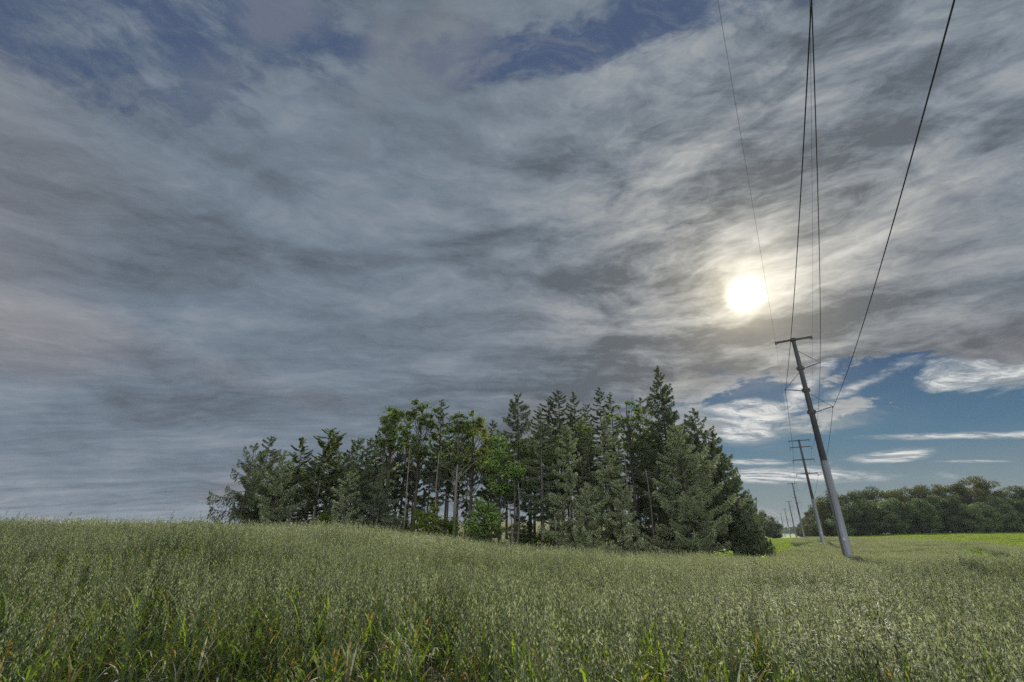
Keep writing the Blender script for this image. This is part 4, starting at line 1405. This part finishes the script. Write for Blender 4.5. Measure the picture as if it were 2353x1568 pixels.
PL = ['nearest and tallest-looking steel pole standing in the oats, with braced insulators', 'second pole from the front with four straight crossarms and a pale footing',
      'third steel pole from the front, before the end of the right-hand wood', 'fourth steel pole from the front, beyond the oat field', 'fifth steel pole from the front in the grassy corridor',
      'sixth steel pole from the front, far down the corridor', 'seventh steel pole from the front, faint in the haze', 'eighth steel pole from the front, faint in the haze',
      'ninth and farthest steel pole, barely visible in the haze']
for i, (x, y) in enumerate(POLES):
    pole(i, x, y, PL[i])

# the span that passes over the camera comes from a pole behind it: each wire crosses this point of its first span
OVER = {'SL': (8.65, 12.35, 22.2), 'SR': (12.5, 12.35, 22.2), 'A': (10.75, 10.55, 19.2), 'B': (8.85, 8.70, 16.1), 'C': (10.9, 7.25, 13.7)}
WIRES = {}


def wires():
    labs = {'SL': ('thin shield wire on the left ends of the top crossarms', .0075), 'SR': ('thin shield wire on the right ends of the top crossarms', .0075),
            'A': ('thick conductor carried by the upper right insulators', .022), 'B': ('thick conductor carried by the left insulators', .022),
            'C': ('thick conductor on the lower right insulators, sweeping up to the top right', .024)}
    for key, (lab, rad) in labs.items():
        q, a1 = np.array(OVER[key]), np.array(ATT[0][key])
        t1 = (a1[1] + 49.) / (a1[1] - q[1])
        e = a1 + (q - a1) * t1
        L = np.linalg.norm((e - a1)[:2])
        tq = 1 / t1
        e[2] = a1[2] + (q[2] - a1[2] + 4 * (.00018 if key[0] == 'S' else .00024) * L * L * tq * (1 - tq)) / tq
        P = [e] + [np.array(ATT[i][key]) for i in range(len(POLES))]
        pts = []
        for k, (a, b) in enumerate(zip(P[:-1], P[1:])):
            L = np.linalg.norm(b - a)
            sag = (.00018 if key[0] == 'S' else .00024) * L * L
            n = 60 if k < 2 else 24
            t = np.linspace(0, 1, n, endpoint=(k == len(P) - 2))
            c = a + (b - a) * t[:, None]
            c[:, 2] -= 4 * sag * t * (1 - t)
            pts.append(c)
        pts = np.concatenate(pts)
        WIRES[key] = pts
        mb = MB()
        mb.tube(pts, rad, 6)
        tag(mb.obj('power_line_wire', M['wire'], smooth=True), lab, 'wire', 'wires of the power line')


wires()


# ------------------------------------------------------------------ single plants and flowers
def lime_plant(u, v, Y, h, n, lab, seed):
    r = np.random.default_rng(seed)
    x, y, z = at(u, v, Y)
    g0 = gz(x, y)
    h = max(z - g0, h)
    root = thing('young_plant', lab, 'young plant', (x, y, g0))
    st, lf = MB(), MB()
    for k in range(n):
        a = r.uniform(0, 6.28)
        sp = r.uniform(.05, .34) * (n > 2)
        top = np.array([math.cos(a) * sp * 1.8, math.sin(a) * sp, h * r.uniform(.78, 1.0)])
        if k == 0:
            top[2] = h
        st.tube([[0, 0, -.02], top * np.array([.4, .4, .5]), top], [.012, .009, .004], 5)
        m = 26
        f = r.uniform(.5, 1.0, m)
        c = np.array([0, 0, 0]) + top * f[:, None]
        b = r.uniform(0, 6.28, m)
        d = np.stack([np.cos(b), np.sin(b), r.uniform(-.3, .5, m)], 1)
        L = r.uniform(.09, .17, m)
        sd = np.stack([-np.sin(b), np.cos(b), r.uniform(-.5, .5, m)], 1)
        lf.rhomb(c + d * L[:, None], d * L[:, None], sd * (L * .5)[:, None], 0, r.uniform(0, 1, m))
    st.obj('stem', M['weed'], root)
    lf.obj('foliage', M['leaf_lime'], root)


lime_plant(1384, 1246, 34, .9, 2, 'small lime green shoot sticking out of the oats before mid grove', 1)
lime_plant(1664, 1262, 31, .9, 6, 'lime green leafy clump in the oats before the wide grey spruce', 2)
lime_plant(1752, 1276, 34, .9, 3, 'lime green sprout in the oats before the rightmost bush spruce', 3)

M['petal'] = plain_mat('white_petals', (.72, .72, .68), (.82, .82, .78), 5, .7)
M['yolk'] = plain_mat('yellow_disc', (.62, .42, .03), (.72, .52, .05), 5, .7)
M['purple'] = plain_mat('purple_petals', (.20, .10, .42), (.30, .16, .55), 5, .7)
M['yellow'] = plain_mat('yellow_petals', (.70, .62, .05), (.80, .70, .08), 5, .7)
M['timothy'] = plain_mat('seed_head_brown', (.12, .10, .07), (.20, .17, .12), 30, .9)


def flower(px, py, h, R, n, mat, lab, group, seed, name='daisy', cat='daisy'):
    r = np.random.default_rng(seed)
    z = gz(px, py)
    root = thing(name, lab, cat, (px, py, z), 0, group)
    st = MB()
    st.tube([[0, 0, -.02], [.02, .01, h * .5], [.03, 0, h]], [.0025, .002, .0015], 4)
    st.obj('stem', M['weed'], root)
    pe = MB()
    a = np.arange(n) * 2 * np.pi / n
    tl = r.normal(0, .3, 2)
    d = np.stack([np.cos(a), np.sin(a), np.cos(a) * tl[0] + np.sin(a) * tl[1]], 1)
    s = np.stack([-np.sin(a), np.cos(a), np.zeros(n)], 1)
    c = np.array([.03, 0, h])
    pe.rhomb(c + d * R * .6, d * R * .45, s * R * .22)
    pe.obj('petals', M[mat], root)
    if mat != 'purple':
        ce = MB()
        ce.tube([[.03, 0, h - .003], [.03, 0, h + .006]], [R * .34, R * .22], 8)
        ce.obj('disc', M['yolk'], root)
    return root


ds = [(398, 1400), (413, 1404), (262, 1413), (240, 1484), (578, 1480), (600, 1513), (636, 1512), (236, 1548), (915, 1412), (970, 1440), (888, 1435), (1047, 1532), (1032, 1538), (1040, 1520), (505, 1540), (820, 1555)]
for k, (u, v) in enumerate(ds):
    d = ray(u, v)
    h = .42 if v < 1450 else .32
    Y = 5.0
    for _ in range(12):
        x = d[0] / d[1] * Y
        Y = max(4.0, (gz(x, Y) + h - EYE) / (d[2] / d[1]))
    x = d[0] / d[1] * Y
    where = ['upper left of a close pair', 'upper right of a close pair', 'alone among leaning stalks at the left', 'low between green blades at the left', 'at the edge of the sparse patch', 'left one of two near the soil',
             'right one of two near the soil', 'at the very bottom left', 'beside the tall bent blades in the middle', 'right of the middle bent blades', 'left of the middle bent blades', 'lowest right of a trio',
             'lowest left of a trio', 'top of a trio', 'near the bottom edge among weeds', 'at the bottom edge in the middle']
    flower(x, Y, h, .017, 13, 'petal', 'small white daisy ' + where[k], 'white daisies in the foreground', k)
for k, (u, v, Y, lab) in enumerate([(20, 1320, 9, 'purple vetch flower at the far left edge'), (50, 1345, 8.3, 'purple vetch flower low at the left'), (582, 1342, 11, 'purple vetch flower in the oats before the leftmost spruces')]):
    x, y, z = at(u, v, Y)
    g0 = gz(x, y)
    flower(x, y, max(z - g0, .95), .035, 9, 'purple', lab, 'purple vetch flowers', 40 + k, 'vetch_flower', 'flower')
yl = [(1871, 1262), (1877, 1268), (1893, 1262), (1896, 1272), (1905, 1270), (1868, 1274), (1902, 1264), (1850, 1268)]
yn = ['uppermost left', 'second', 'uppermost right', 'lower middle', 'rightmost', 'lowest left', 'upper', 'leftmost']
for k, (u, v) in enumerate(yl):
    x, y, z = at(u, v, 66)
    g0 = gz(x, y)
    flower(x, y, max(z - g0, 1.05), .13, 9, 'yellow', yn[k] + ' yellow flower in the oats between the first two poles', 'yellow flowers in the oats', 60 + k, 'yellow_flower', 'flower')
for k, (u, v, Y, lab) in enumerate([(162, 1176, 11, 'timothy grass head rising above the oats at the left'), (396, 1186, 13, 'timothy grass head rising above the oats left of the grove'),
                                    (28, 1190, 12, 'timothy grass head over the crest at the far left edge')]):
    x, y, z = at(u, v, Y)
    g0 = gz(x, y)
    h = z - g0
    root = thing('timothy_grass', lab, 'grass stalk', (x, y, g0), 0, 'timothy stalks')
    a = MB()
    a.tube([[-.12, 0, 0], [-.03, 0, h * .6], [0, 0, h - .06]], [.003, .0025, .002], 4)
    a.obj('stem', M['stem'], root)
    b = MB()
    b.tube([[0, 0, h - .09], [.01, 0, h - .07], [.03, 0, h - .01], [.034, 0, h]], [.003, .009, .008, .002], 6)
    b.obj('seed_head', M['timothy'], root)

# ------------------------------------------------------------------ haze
hz = MB()
hz.box((0, 1600, 6), (3300, 0, 0), (0, 1700, 0), (0, 0, 25))
m = bpy.data.materials.new('haze_air')
m.use_nodes = True
m.node_tree.nodes.clear()
g_ = G(m.node_tree)
pv = g_.new('ShaderNodeVolumePrincipled')
pv.inputs['Color'].default_value = (.80, .88, 1.0, 1)
pv.inputs['Density'].default_value = .00008
pv.inputs['Anisotropy'].default_value = .0
mo = g_.new('ShaderNodeOutputMaterial')
m.node_tree.links.new(pv.outputs[0], mo.inputs['Volume'])
HAZE = True
if HAZE:
    tag(hz.obj('haze', m), 'thin pale haze lying over the fields', 'haze', kind='stuff')
